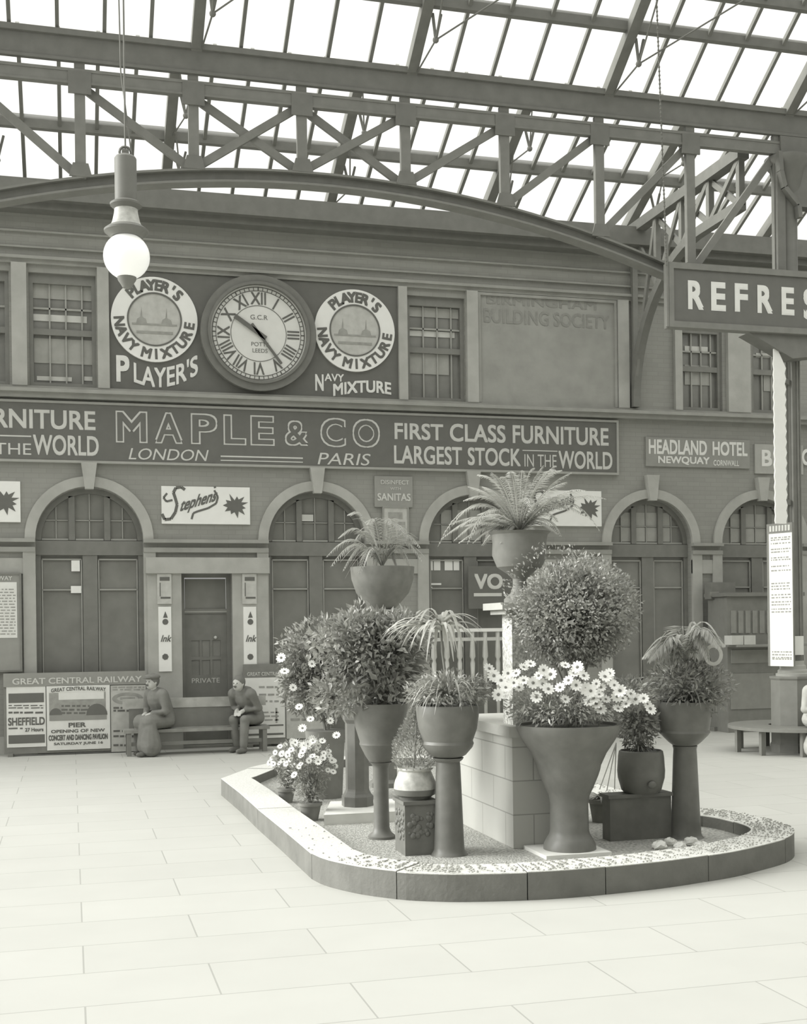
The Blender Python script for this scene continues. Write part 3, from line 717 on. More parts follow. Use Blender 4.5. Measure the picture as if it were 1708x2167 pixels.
# chain and cable
pT = W(1388, -60, 16.45); pB = W(1411, 560, 16.45)
d_ = ray(1388, -40); kk = (zA0 + yA0 * mA - EYE - .1) / (d_.z + d_.y * mA); pT = Vector((0, 0, EYE)) + d_ * kk
b = MB(); b.tube([pB, pT], .009, 6)
for k in range(70): b.ball(pB.lerp(pT, k / 69), .017, 4)
tag(add('hanging_chain', b, mROPE), 'thin dark chain dropping from the roof to the left end of the box sign', 'chain')
# white strip standing for the lit edge of the column, with serrated sides
Y = 16.6; xa, xb = W(1640, 900, Y).x, W(1662, 900, Y).x; z0 = W(1652, 1108, Y).z; z1 = W(1645, 738, Y).z
pts = [(xa, z0), (xb, z0)]; n = 30
for k in range(n):
    z = z0 + (z1 - .25 - z0) * (k + .5) / n; pts += [(xb + (.025 if k % 2 else 0), z)]
pts += [(xa + .06, z1), (xa, z1)]
for k in range(n): z = z1 - .1 - (z1 - .1 - z0) * (k + .5) / n; pts += [(xa - (.012 if k % 2 else 0), z)]
st = thing('lit_edge_strip', ((xa + xb) / 2, Y, z0), 'tall narrow white strip painted as the lit column edge, serrated, under the box sign', 'sign')
add('strip', MB().prism([pts], Y, Y + .03), mWHITE, st); add('bracket', MB().beam((xb - .05, Y + .02, z1 - .45), (CX - .08, YG - .10, z1 - .45), .05, .08).beam((xb - .05, Y + .02, z0 + .35), (CX - .08, YG - .10, z0 + .35), .05, .08), mIRON, st)

# timetable board on the column, turned
tA = W(1624, 1260, 17.05); tB = W(1678, 1260, 16.62)
ux = Vector((tB.x - tA.x, 16.62 - 17.05, 0)); L = ux.length; ux.normalize(); nrm = Vector((ux.y, -ux.x, 0))
z0 = W(1650, 1410, 16.8).z; z1 = W(1650, 1107, 16.8).z
A0 = Vector((tA.x, 17.05, 0))
t = thing('timetable_board', (tA.x, 17.05, z0), 'tall narrow white timetable board with dark heading fixed to the iron column', 'board')
def tb(u0, u1, v0, v1, d0, d1, mb):
    p = lambda u, v, d: A0 + ux * u * L + nrm * d + Vector((0, 0, z0 + v * (z1 - z0)))
    return mb.hexa([p(u0, v0, d0), p(u1, v0, d0), p(u1, v0, d1), p(u0, v0, d1), p(u0, v1, d0), p(u1, v1, d0), p(u1, v1, d1), p(u0, v1, d1)])
add('backboard', tb(0, 1, 0, 1, -.04, 0, MB()), mDARK, t)
add('sheet', tb(.1, 1.0, .0, .93, 0, .008, MB()), mWHITE, t)
b = MB(); rr = random.Random(5)
for k, v in enumerate([.90, .885, .86, .82, .80, .76, .745, .70, .67, .58, .56, .54, .50, .48, .45, .43, .40, .38, .10, .08, .06, .05]):
    u = .18
    while u < .9: 
        w = rr.uniform(.03, .12); tb(u, min(.94, u + w), v - .004, v + .004, .008, .010, b); u += w + rr.uniform(.02, .06)
add('printed_lines', b, mINKM, t)
b = MB()
for k in range(7): tb(.12 + .12 * k, .20 + .12 * k, .945, .985, 0, .006, b)
add('heading', b, mLET, t)
add('bracket', MB().box(tA.x + .12, CX - .10, 16.90, 16.98, z0 + .3, z0 + .4).box(tA.x + .12, CX - .10, 16.90, 16.98, z1 - .5, z1 - .4), mIRON, t)
tag(add('card_and_glint', quadpx(MB(), 1681, 1346, 1701, 1386, 16.79, .02), mPAPER), 'small white card fixed to the column at the right of the timetable board', 'card')

# door-side thermometers (enamel)
def thermo(x0, label):
    t = thing('enamel_thermometer', (W(x0 + 15, 1420).x, YW - .13, W(x0 + 15, 1420).z), label, 'sign', 'tall enamel ink thermometers beside the private door')
    Y = YW - .13
    add('upper_panel', quadpx(MB(), x0 - 2, 1214, x0 + 28, 1278, Y, .03), mPAPERG, t)
    add('lower_panel', quadpx(MB(), x0 + 1, 1284, x0 + 28, 1421, Y, .03), mWHITE, t)
    b = MB(); Y -= .004
    quadpx(b, x0 + 3, 1221, x0 + 24, 1229, Y); quadpx(b, x0 + 5, 1263, x0 + 26, 1267, Y); quadpx(b, x0 + 3, 1233, x0 + 5, 1262, Y)
    p = W(x0 + 15, 1316, Y); b.lathe((0, 0), [(0, 0), (0, 0)], 3) if False else None
    b.disc(p.x, p.z, 0, .05, Y, Y + .003, 16); p2 = W(x0 + 15, 1301, Y); b.prism([[(p2.x - .04, p2.z - .05), (p2.x + .04, p2.z - .05), (p2.x, p2.z + .06)]], Y, Y + .003)
    p = W(x0 + 15, 1390, Y); b.disc(p.x, p.z, 0, .055, Y, Y + .003, 7)
    tpx(b, 'Ink', x0 + 5, 1344, x0 + 26, 1358, Y, .02, .3)
    add('printed_marks', b, mINK, t)
thermo(335, 'tall narrow enamel sign on the left side of the private door')
thermo(515, 'tall narrow enamel sign on the right side of the private door')

# poster case at far left
t = board('poster_case', (-30, 1216, 42, 1418), YW - .12, mSIGNM, 'framed timetable poster case on the wall at the left picture edge', 'poster', frame=mDARK)
Y = YW - .126
add('sheet', quadpx(MB(), -30, 1232, 36, 1350, Y), mPAPER, t)
b = MB(); rr = random.Random(2)
for k in range(16):
    y = 1246 + k * 6.3; x = -26
    while x < 32: 
        w = rr.uniform(4, 12); quadpx(b, x, y, min(33, x + w), y + 2.4, Y - .003); x += w + 3
add('printed_lines', b, mINKM, t)
b = MB(); tpx(b, 'RAILWAY', -30, 1219, 26, 1228, Y - .003, .02); add('lettering', b, mLET, t)

# railway poster board standing against the wall
Y = 20.9
t = thing('poster_board', (.0, Y, 0), 'wide low railway poster board standing on the floor below the leftmost arch', 'board')
xa, xb = W(8, 1510, Y).x, W(311, 1510, Y).x
add('board', MB().box(xa, xb, Y, Y + .06, .04, 1.33), mDARK, t)
add('header', MB().box(xa, xb, Y - .02, Y, 1.13, 1.35), mSIGNM, t)
b = MB(); tpx(b, 'GREAT CENTRAL RAILWAY', 26, 1433, 300, 1446, Y - .024, .02); add('lettering', b, mLET, t)
for X in (xa + .1, xb - .1): add('foot', MB().box(X - .04, X + .04, Y - .08, Y + .2, 0, .05), mDARK, t)
def poster(name, x0, y0, x1, y1, Y, m, label, fn):
    o = board(name, (x0, y0, x1, y1), Y, m, label, 'poster', 'railway posters on the low boards', depth=.008)
    fn(o, Y - .003); return o
def lines(mb, x0, x1, ys, Y, seed, h=3):
    rr = random.Random(seed)
    for y in ys:
        x = x0
        while x < x1:
            w = rr.uniform(5, 20); quadpx(mb, x, y, min(x1, x + w), y + h, Y, .002); x += w + rr.uniform(2, 5)
def p1(o, Y):
    add('dark_block', quadpx(quadpx(MB(), 18, 1467, 93, 1487, Y), 18, 1555, 95, 1573, Y), mSIGN, o)
    b = MB(); tpx(b, 'SHEFFIELD', 17, 1518, 95, 1535, Y, .03); tpx(b, '27 Hours', 53, 1540, 92, 1548, Y, .03); lines(b, 18, 93, [1492, 1497], Y, 1, 2.2); lines(b, 18, 93, [1506], Y, 4, 4); lines(b, 18, 50, [1540], Y, 2, 3)
    add('lettering', b, mINK, o)
poster('railway_poster', 14, 1453, 97, 1581, Y - .012, mPAPER, 'pale railway poster lettered SHEFFIELD with two dark blocks, left of its board', p1)
def p2(o, Y):
    add('picture', quadpx(MB(), 104, 1465, 224, 1524, Y), mINKM, o)
    b = quadpx(MB(), 124, 1465, 220, 1480, Y - .002); add('picture_sky', b, mPAPER, o)
    b = MB()
    for x_, w_ in ((205, .17), (118, .10)):
        pz = W(x_, 1513, Y); b.prism([[(pz.x + w_ * math.cos(PI * k / 12), pz.z + w_ * math.sin(PI * k / 12) * 1.1) for k in range(13)]], Y - .003, Y - .001)
    lines(b, 130, 190, [1492, 1500, 1507], Y - .001, 31, 4)
    add('picture_domes', b, mSIGN, o)
    add('picture_ground', quadpx(MB(), 106, 1513, 226, 1524, Y - .002), mSIGNM, o)
    b = MB(); tpx(b, 'GREAT CENTRAL RAILWAY', 108, 1453, 224, 1461, Y, .02, curve=lambda u: -.10 * (u - .5) ** 2); tpx(b, 'PIER', 145, 1529, 182, 1539, Y, .035)
    tpx(b, 'OPENING OF NEW', 108, 1543, 222, 1550, Y, .03); tpx(b, 'CONCERT AND DANCING PAVILION', 103, 1554, 228, 1566, Y, .05); tpx(b, 'SATURDAY JUNE 16', 114, 1570, 218, 1577, Y, .03)
    add('lettering', b, mINK, o)
poster('railway_poster', 99, 1450, 233, 1586, Y - .02, mPAPER, 'white pier poster with seaside picture', p2)
def p3(o, Y):
    b = MB(); lines(b, 238, 306, [1453, 1458], Y, 7, 3)
    p = W(270, 1478, Y)
    n = 30
    b.prism([[(p.x + .25 * math.cos(2 * PI * k / n), p.z + .10 * math.sin(2 * PI * k / n)) for k in range(n)], [(p.x + .17 * math.cos(2 * PI * k / n), p.z + .05 * math.sin(2 * PI * k / n)) for k in range(n)]], Y, Y + .002)
    b.box(p.x - .12, p.x + .12, Y, Y + .002, p.z - .02, p.z + .02); add('emblem', b, mINKM, o)
    b = MB(); lines(b, 240, 300, [1496, 1502, 1545, 1556, 1575], Y, 9, 4); add('lettering', b, mINK, o)
poster('railway_poster', 235, 1450, 309, 1590, Y - .012, mPAPERG, 'greyish poster with an oval emblem behind the man in the cap', p3)
Y = 21.0
t = thing('poster_board', (3.2, Y, 0), 'low poster board standing right of the private door, half hidden by the potted flowers', 'board')
xa, xb = W(516, 1500, Y).x, W(700, 1500, Y).x
add('board', MB().box(xa, xb, Y, Y + .06, .04, 1.42), mDARK, t)
b = MB(); tpx(b, 'GREAT CENTRAL', 523, 1422, 592, 1430, Y - .004, .02); add('lettering', b, mLET, t)
for X in (xa + .1, xb - .1): add('foot', MB().box(X - .04, X + .04, Y - .08, Y + .14, 0, .05), mDARK, t)
def p4(o, Y):
    b = MB(); lines(b, 548, 590, [1452, 1468, 1482], Y, 12, 4); lines(b, 540, 590, [1506, 1514, 1522], Y, 13, 3); quadpx(b, 583, 1498, 587, 1530, Y); add('lettering', b, mINKM, o)
    add('rule', quadpx(quadpx(MB(), 520, 1534, 600, 1537, Y), 520, 1552, 600, 1556, Y), mSIGN, o)
poster('railway_poster', 519, 1434, 603, 1562, Y - .012, mPAPER, 'pale worn poster with dark rules on the board right of the private door', p4)
poster('railway_poster', 606, 1434, 690, 1562, Y - .012, mPAPERG, 'toned poster on the right-hand board, almost hidden by the leafy shrubs', lambda o, Y: add('lettering', (lambda b: (lines(b, 615, 680, [1450, 1470, 1500, 1520], Y, 14, 5), b)[1])(MB()), mINKM, o))

# sign with large VO and gate in the third arch
t = board('kiosk_sign', (992, 1198, 1092, 1288), YW - .07, mSIGN, 'dark board with large pale letters VO left of the urn pillar', 'sign')
b = MB(); tpx(b, 'VO', 1004, 1214, 1064, 1247, YW - .074, .035); quadpx(b, 1003, 1255, 1062, 1262, YW - .077); add('lettering', b, mLET, t)
Y = 20.75; xa, xb = W(905, 1400, Y).x, W(1120, 1400, Y).x; zt = W(990, 1330, Y).z
t = thing('wicket_gate', ((xa + xb) / 2, Y, 0), 'white wooden wicket with turned bars and rail, seen between the pots', 'gate')
add('top_rail', MB().box(xa, xb, Y - .05, Y + .05, zt - .06, zt), mWHITE, t); add('lower_rail', MB().box(xa, xb, Y - .03, Y + .03, zt - .22, zt - .16).box(xa, xb, Y - .03, Y + .03, .1, .2), mPALE, t)
n = 8
for k in range(n):
    X = xa + (xb - xa) * (k + .5) / n
    add('bar', MB().lathe((X, Y), [(.03, .0), (.034, zt - .9), (.045, zt - .62), (.03, zt - .55), (.055, zt - .5), (.04, zt - .2), (.04, zt - .06)], 8), mPALE, t, 0)

# ================================================================== BENCHES, KIOSK
def bench(name, xa, xb, yf, yb, label, back=True, face=-1):
    t = thing(name, ((xa + xb) / 2, (yf + yb) / 2, 0), label, 'bench')
    add('seat', MB().box(xa, xb, yf, yb, .37, .42), mWOOD, t)
    for X in (xa + .08, xb - .08):
        for Y in (yf + .05, yb - .05): add('leg', MB().box(X - .035, X + .035, Y - .035, Y + .035, 0, .37), mDARK, t)
    add('stretcher', MB().box(xa + .08, xb - .08, yf + .05, yf + .08, .16, .22), mDARK, t)
    if back:
        add('back_rail', MB().box(xa, xb, yb - .06, yb - .01, .74, .90), mWOODL, t); add('back_panel', MB().box(xa + .1, xb - .1, yb - .05, yb - .02, .42, .74), mDARK, t)
    return t
bench('platform_bench', .80, 3.15, 20.15, 20.62, 'wooden bench with worn back rail in front of the private door, two men on it')
# news kiosk
ky = 20.3; xa, xb = W(1496, 1400, ky).x, W(1700, 1400, ky).x
t = thing('news_kiosk', ((xa + xb) / 2, ky, 0), 'dark panelled wooden kiosk with counter in front of the rightmost arch', 'kiosk')
zt = W(1560, 1262, ky).z
add('cabinet', MB().box(W(1540, 1400, ky).x, xb, ky, ky + .7, 0, zt), mDARK, t)
b = MB()
for k in range(6): x0 = 1548 + k * 15; quadpx(b, x0, 1292, x0 + 10, 1340, ky - .02, .02)
quadpx(b, 1548, 1375, 1638, 1403, ky - .02, .02); quadpx(b, 1548, 1425, 1638, 1500, ky - .02, .02)
add('panel', b, mMIDP, t)
add('cornice', MB().box(W(1534, 1400, ky).x, xb, ky - .08, ky + .75, zt, zt + .07), mDARKER, t)
add('counter', MB().box(W(1540, 1400, ky).x, xb, ky - .35, ky, W(1570, 1364, ky).z - .04, W(1570, 1364, ky).z), mMIDP, t)
for i, (x0, x1, y0, y1) in enumerate(((1548, 1572, 1342, 1362), (1574, 1598, 1340, 1362))):
    a = W(x0, 1350, ky - .3); c = W(x1, 1350, ky - .3); zz = W(1570, 1364, ky).z
    tag(add('paper_stack', MB().box(a.x, c.x, ky - .32, ky - .05, zz + .002, zz + .17), mPALE), ('left' if i == 0 else 'right') + ' one of two pale paper stacks on the kiosk counter', 'papers', 'paper stacks on the kiosk counter')
bx = thing('slot_machine', (W(1520, 1300, 20.9).x, 20.9, 0), 'dark weighing machine case on a post left of the kiosk', 'machine')
a, c = W(1497, 1250, 20.9), W(1548, 1250, 20.9)
add('case', MB().box(a.x, c.x, 20.75, 21.0, W(1520, 1268, 20.9).z, W(1520, 1233, 20.9).z), mDARKER, bx)
add('dial_panel', quadpx(MB(), 1503, 1252, 1522, 1262, 20.74, .01), mMIDP, bx)
add('post', MB().box((a.x + c.x) / 2 - .08, (a.x + c.x) / 2 + .08, 20.8, 20.95, .08, W(1520, 1268, 20.9).z), mDARK, bx)
add('base', MB().box(a.x, c.x, 20.7, 21.05, 0, .08), mDARK, bx)

# ================================================================== HANGING LAMP
YL = 11.0
lc = W(268, 543, YL); s = (lc.x * cF.x + YL * cF.y) / FPX
t = thing('arc_lamp', (lc.x, YL, lc.z), 'hanging arc lamp with white opal globe under a dark ribbed canister', 'lamp')
def zl(y): return W(268, y, YL).z
def prof(*a): return [(hw * s, zl(y)) for hw, y in a]
C2 = (lc.x, YL)
add('globe', MB().ball(lc, 48.5 * s, 18), mGLOBE, t, 0)
add('bottom_cap', MB().lathe(C2, prof((3, 611), (9, 609), (13, 602), (19, 593), (20, 587), (17, 586)), 24), mDARK, t, 30)
add('reflector', MB().lathe(C2, prof((34, 502), (46, 492), (46.5, 488), (36, 480), (30, 478)), 40), mIRON, t, 30)
add('cone', MB().lathe(C2, prof((34, 481), (29, 470), (25, 452), (24, 440)), 32), mPOTL, t, 30)
add('flange', MB().lathe(C2, prof((24, 444), (33, 436), (33.5, 432), (26, 427)), 32), mIRON, t, 30)
cn = add('canister', MB().lathe(C2, prof((23, 430), (23, 336), (20, 332), (12, 328), (4, 326)), 16), mIRON, t, 30)
add('finial', MB().tube([(lc.x + .05 * math.cos(a), YL, zl(323) + .05 * math.sin(a)) for a in [PI * 2 * k / 12 for k in range(13)]], .012, 6).box(lc.x - .03, lc.x + .03, YL - .03, YL + .03, zl(330), zl(318)), mIRON, t)
zr = zA0 + (yA0 - YL) * mA - .1
add('cord', MB().tube([(lc.x, YL, zl(318)), (lc.x, YL, zr)], .008, 6).tube([(lc.x + .05, YL, zl(320)), (lc.x - .03, YL + .02, zl(150)), (lc.x - .12, YL + .05, zr)], .007, 6), mROPE, t)

# ================================================================== FLOWER BED
ZK, ZG = .21, .10
bed = thing('flower_bed', (3.9, 12, 0), 'raised stone-kerbed flower bed with rounded front in the middle of the floor', 'flower bed')
out = [(1.74, 15.0), (1.78, 13.6), (1.79, 12.3), (1.82, 11.0), (1.84, 9.7), (2.02, 9.14), (2.3, 8.78), (2.52, 8.63), (2.76, 8.53), (3.2, 8.44), (3.5, 8.42), (3.82, 8.44), (4.3, 8.5), (4.77, 8.62), (5.05, 8.71), (5.34, 8.85), (5.74, 9.08), (6.0, 9.35), (6.12, 9.65), (6.15, 10.0), (6.12, 10.35), (6.02, 10.62), (5.86, 10.85),
       (5.80, 11.6), (5.76, 12.8), (5.74, 14.0), (5.7, 15.2), (5.4, 16.0), (4.9, 16.6), (4.2, 16.9), (3.5, 16.9), (2.77, 16.6), (2.2, 15.95)]
def smooth_loop(P_, k=4):
    n = len(P_); r = []
    for i in range(n):
        p0, p1, p2, p3 = (Vector(P_[(i + j) % n]) for j in (-1, 0, 1, 2))
        for j in range(k):
            t_ = j / k
            if i in (0, 1, 2, 3, n - 1): r.append(tuple(p1.lerp(p2, t_))); continue
            r.append(tuple(.5 * (2 * p1 + (p2 - p0) * t_ + (2 * p0 - 5 * p1 + 4 * p2 - p3) * t_ ** 2 + (3 * p1 - p0 - 3 * p2 + p3) * t_ ** 3)))
    return r
out = smooth_loop(out)
N = len(out); cen = Vector((3.85, 12.4))
def inner(i):
    p = Vector(out[i]); a = Vector(out[i - 1]); c = Vector(out[(i + 1) % N]); d = (c - a).normalized(); n = Vector((-d.y, d.x))
    if (cen - p).dot(n) < 0: n = -n
    return p + n * .36
inn = [inner(i) for i in range(N)]
joint = [4 * q for q in (0, 2, 4, 6, 9, 11, 13, 16, 19, 22, 24, 26, 28, 30, 32)]
for j in range(len(joint)):
    i0 = joint[j]; i1 = joint[(j + 1) % len(joint)]; idx = []
    k = i0
    while True:
        idx.append(k % N)
        if k % N == i1: break
        k += 1
    o = [Vector(out[k]) for k in idx]; q = [Vector(inn[k]) for k in idx]
    for l in (o, q):
        d0 = (l[1] - l[0]).normalized(); d1 = (l[-2] - l[-1]).normalized(); l[0] = l[0] + d0 * .004; l[-1] = l[-1] + d1 * .004
    dz = R.uniform(-.006, .006)
    ks = add('kerb_stone', MB().flatz(o + q[::-1], 0, ZK + dz - .006), mKERB, bed)
    add('top_face', MB().flatz(o + q[::-1], ZK + dz - .006, ZK + dz), mKTOP, ks, label='mottled top of the kerb stone, lightened as if lit from above')
gv = add('gravel', MB().flatz([tuple(p) for p in inn], 0.01, ZG), mGRAV, bed); gv['kind'] = 'stuff'
b = MB()
rr = random.Random(21)
for k in range(2600):                       # loose stones and fallen petals on gravel and kerb
    i = rr.randrange(12, 104); f = rr.random(); p = Vector(out[i]).lerp(Vector(out[(i + 1) % N]), rr.random()).lerp(Vector(inn[i]), f * 1.0)
    on = f < .95; z = ZK + .006 if on else ZG
    if i < 18 and rr.random() < .85: continue
    r = rr.uniform(.003, .009); b.ball((p.x, p.y, z + r * .3), r, 3, (1.3, 1, .7))
lt = add('loose_gravel', b, mSTONED); lt['kind'] = 'stuff'; lt['label'] = 'loose gravel scattered on top of the front kerb'; lt['category'] = 'gravel'

# ---- helper for turned things placed by where they stand
class Spot:
    def __init__(s, cx, yb, z0, rbase):      # cx, yb: front-bottom of the foot
        p = G(cx, yb, z0); d = Vector((p.x, p.y)).normalized()
        sc = (p.x * cF.x + p.y * cF.y) / FPX
        q = Vector((p.x, p.y)) + d * rbase * sc; s.x, s.y, s.z0, s.cx = q.x, q.y, z0, cx
        s.s = (s.x * cF.x + s.y * cF.y) / FPX; s.d = math.hypot(s.x, s.y)
    def z(s, y):
        d = ray(s.cx, y); return EYE + d.z * s.d / math.hypot(d.x, d.y)
    def prof(s, *a): return [(hw * s.s, s.z(y)) for hw, y in a]
    def at(s, px, py, dy=0.0):               # point at this spot's distance seen at px, py (dy: further back)
        d = ray(px, py); h = math.hypot(d.x, d.y); k = (s.d + dy) / h; return Vector((0, 0, EYE)) + d * k
    @property
    def c(s): return (s.x, s.y)
def turned(name, sp, pr, m, label, cat, group=None, n=40, rot=0, sm=35):
    pr = sp.prof(*pr); pr[0] = (pr[0][0], sp.z0) if abs(pr[0][1] - sp.z0) < .12 else pr[0]
    return tag(add(name, MB().lathe(sp.c, pr, n, rot), m, None, sm), label, cat, group)
def rnd(rr):
    while True:
        v = Vector((rr.uniform(-1, 1), rr.uniform(-1, 1), rr.uniform(-1, 1)))
        if .05 < v.length < 1: return v.normalized()
def bush(mb, c, rx, ry, rz, n, L, w, seed, inner=.55, up=.25, lump=.2):
    rr = random.Random(seed); lumps = [(rnd(rr), rr.uniform(-lump, lump)) for _ in range(14)]
    for _ in range(n):
        d = rnd(rr); f = rr.uniform(inner, 1.0)
        f *= 1 + sum(a * max(0, d.dot(l)) ** 6 for l, a in lumps)
        p = Vector(c) + Vector((d.x * rx, d.y * ry, d.z * rz)) * f
        o = (d + rnd(rr) * .9 + Vector((0, 0, up))).normalized()
        k = rr.uniform(.7, 1.25); mb.leaf(p, o, rnd(rr) + Vector((0, 0, .8)), L * k, w * k)
    return mb
def arching(p0, azim, L, rise, droop, n=9):
    d = Vector((math.cos(azim), math.sin(azim), 0)); pts = []
    for i in range(n + 1):
        u = i / n; pts.append(Vector(p0) + d * L * (u - .12 * u * u) + Vector((0, 0, rise * L * (1.6 * u - droop * u * u))))
    return pts
def frond(mb, path, lw, pairs=20, lf=.0, seed=0, wl=.012, droopl=.3):
    rr = random.Random(seed); m = len(path) - 1
    mb.tube(path, [.007 * (1 - .7 * i / m) for i in range(m + 1)], 5)
    for k in range(pairs):
        u = .12 + .88 * k / pairs; f = u * m; i = min(m - 1, int(f)); p = path[i].lerp(path[i + 1], f - i); t = (path[i + 1] - path[i]).normalized()
        sd = t.cross(Vector((0, 0, 1)))
        if sd.length < .1: sd = t.cross(Vector((.5, .8, 0)))
        sd.normalize(); l = lw * math.sin(PI * (.12 + .83 * u)) * rr.uniform(.85, 1.1)
        for q in (-1, 1):
            d = (sd * q + t * .75 + Vector((0, 0, -droopl + rr.uniform(-.12, .12)))).normalized()
            mb.leaf(p, d, Vector((0, 0, 1)) + t * .2, l, wl)
    return mb
def straps(mb, c, n, L, w, seed, rise=(.5, 1.2), droop=(1.2, 2.0), az=None):
    rr = random.Random(seed)
    for k in range(n):
        a = (az[0] + (az[1] - az[0]) * rr.random()) if az else rr.uniform(0, 2 * PI)
        path = arching(c, a, L * rr.uniform(.7, 1.1), rr.uniform(*rise), rr.uniform(*droop), 7)
        mb.blade(path, [w * x for x in (.5, .9, 1, 1, .9, .7, .4, .05)])
    return mb
fl_me = {}
def flower_mesh(r):
    if r in fl_me: return fl_me[r]
    b = MB(); n = 11
    for k in range(n):
        a = 2 * PI * k / n; d = Vector((math.cos(a), math.sin(a), .12)); sdv = Vector((-math.sin(a), math.cos(a), 0)); w = r * .24
        b.add([d * r * .15, d * r * .6 + sdv * w, d * r + sdv * w * .5, d * r - sdv * w * .5, d * r * .6 - sdv * w], [(0, 4, 3, 2, 1)])
    np_ = len(b.f); b.ball((0, 0, r * .08), r * .24, 5, (1, 1, .5))
    me = bpy.data.meshes.new('flower_head'); me.from_pydata(b.v, [], b.f); me.materials.append(mPETAL); me.materials.append(mEYE)
    for i, p in enumerate(me.polygons): p.material_index = 0 if i < np_ else 1
    fl_me[r] = me; return me
def flowers(parent, pts, r, seed, tilt=Vector((-.25, -.8, .5))):
    rr = random.Random(seed); off = org(parent)
    for p in pts:
        o = bpy.data.objects.new('flower_head', flower_mesh(r)); link(o, parent)
        o.location = Vector(p) - off; o.rotation_euler = (tilt + rnd(rr) * .45).to_track_quat('Z', 'Y').to_euler()
        k = rr.uniform(.8, 1.15); o.scale = (k, k, k)
def soil(sp, r, y, parent): add('soil', MB().lathe(sp.c, [(r * sp.s, sp.z(y) - .02), (r * sp.s, sp.z(y))], 24), mSOIL, parent)

# ---- front pedestal with jardiniere (centre)
sp = Spot(951, 1815, ZG, 40); C_ = sp
turned('plant_pedestal', sp, [(40, 1815), (40, 1809), (36, 1803), (33, 1798), (32, 1790), (26, 1622), (25, 1612), (31, 1607), (33, 1603)], mPOT, 'tall dark tapered pedestal at the front of the bed, under the strap-leaved plant', 'pedestal', 'plant pedestals', sm=25)
t = thing('potted_dracaena', (sp.x, sp.y, sp.z(1603)), 'strap-leaved plant with leafy ruff in the dark bowl on the front pedestal', 'plant')
add('bowl', MB().lathe(sp.c, sp.prof((28, 1602.5), (38, 1597), (52, 1581), (55, 1573), (53, 1567), (62, 1542), (66, 1515), (67, 1498), (65, 1492), (58, 1492), (57, 1500))), mPOT, t, 30)
add('soil', MB().lathe(sp.c, sp.prof((57, 1503), (57, 1498))), mSOIL, t)
b = MB(); h = sp.at(934, 1335); b.tube([sp.at(948, 1500), sp.at(943, 1430), sp.at(936, 1380), h], [.014, .012, .011, .010], 6); add('stem', b, mSTEM, t, 0)
b = MB(); straps(b, h, 26, .40, .016, 31, (.35, .8), (1.6, 2.4)); straps(b, h, 14, .46, .017, 32, (.3, .6), (1.6, 2.3), (2.3, 4.2)); straps(b, h, 9, .60, .020, 39, (.25, .5), (1.5, 2.2), (2.6, 3.6))
for x, y, hh in ((832, 1352, .10), (850, 1368, .14), (868, 1378, .16), (885, 1372, .12), (905, 1370, .10), (960, 1400, .16), (980, 1370, .14), (1000, 1345, .10), (1020, 1330, .08), (1010, 1310, .06), (975, 1310, .05), (945, 1390, .12), (920, 1395, .14)):
    e_ = sp.at(x, y, R.uniform(-.2, .15)); path = [h.lerp(e_, u) + Vector((0, 0, hh * 1.6 * math.sin(PI * u ** .8))) for u in [i / 9 for i in range(10)]]; b.blade(path, [.022 * w for w in (.6, .9, 1, 1, 1, .95, .85, .7, .45, .1)])
add('foliage', b, mFROND, t, -2)
b = MB(); straps(b, sp.at(950, 1482), 120, .46, .010, 33, (.2, 1.0), (.9, 2.0)); bush(b, sp.at(957, 1466), .40, .32, .15, 1100, .05, .02, 34); add('ruff_foliage', b, mLEAF, t, -2)
# ---- ginger jar on carved block
def block_px(name, cl, cr_, yb, zb, farpx, ytop, m, label, cat, grp=None, bev=.012):
    p = G(cl, yb, zb); q = G(cr_, yb, zb); x0 = p.x; y0 = p.y
    a = PHI + math.atan((cr_ - PPX) / FPX); x1 = y0 * math.tan(a); a2 = PHI + math.atan((farpx - PPX) / FPX); y1 = x0 / math.tan(a2)
    z1 = W(cl, ytop, y0).z
    t = thing(name, ((x0 + x1) / 2, (y0 + y1) / 2, zb), label, cat, grp)
    add('block', MB().box(x0, x1, y0, y1, zb, z1), m, t)
    return t, x0, x1, y0, y1, z1
t, x0, x1, y0, y1, z1 = block_px('stone_block', 858, 919, 1812, ZG, 831, 1704, mPOT, 'small carved square block carrying the ginger jar', 'plinth')
add('cap', MB().box(x0 - .015, x1 + .015, y0 - .015, y1 + .015, z1, z1 + .03), mPOT, t)
b = MB()
for k in range(34): b.ball((x0, R.uniform(y0 + .03, y1 - .03), R.uniform(ZG + .12, z1 - .05)), R.uniform(.012, .03), 4, (.5, 1, 1))
for k in range(30): b.ball((R.uniform(x0 + .04, x1 - .04), y0, R.uniform(ZG + .16, z1 - .08)), R.uniform(.012, .03), 4, (1, .4, 1))
add('carving', b, mPOT, t, 0)
sp = Spot(872, 1705, z1 + .03, 10); sp.x, sp.y = (x0 + x1) / 2, (y0 + y1) / 2; sp.d = math.hypot(sp.x, sp.y); sp.s = (sp.x * cF.x + sp.y * cF.y) / FPX; sp.cx = PPX + FPX * math.tan(math.atan2(sp.x, sp.y) - PHI)
t = thing('potted_cypress', (sp.x, sp.y, z1 + .03), 'narrow cone-shaped shrub in a pale-shouldered ginger jar on the carved block', 'plant')
zb = z1 + .03
add('jar', MB().lathe(sp.c, [(.135, zb), (.14, zb + .02)] + sp.prof((43, 1680), (45.5, 1668)), 40), mPOT, t, 30)
add('shoulder', MB().lathe(sp.c, sp.prof((45.5, 1668), (45, 1660), (42, 1650), (36, 1636), (34, 1631), (37, 1627), (36, 1624), (30, 1626))), mPOTL, t, 30, label='pale glazed shoulder of the jar')
b = MB(); rr = random.Random(41)
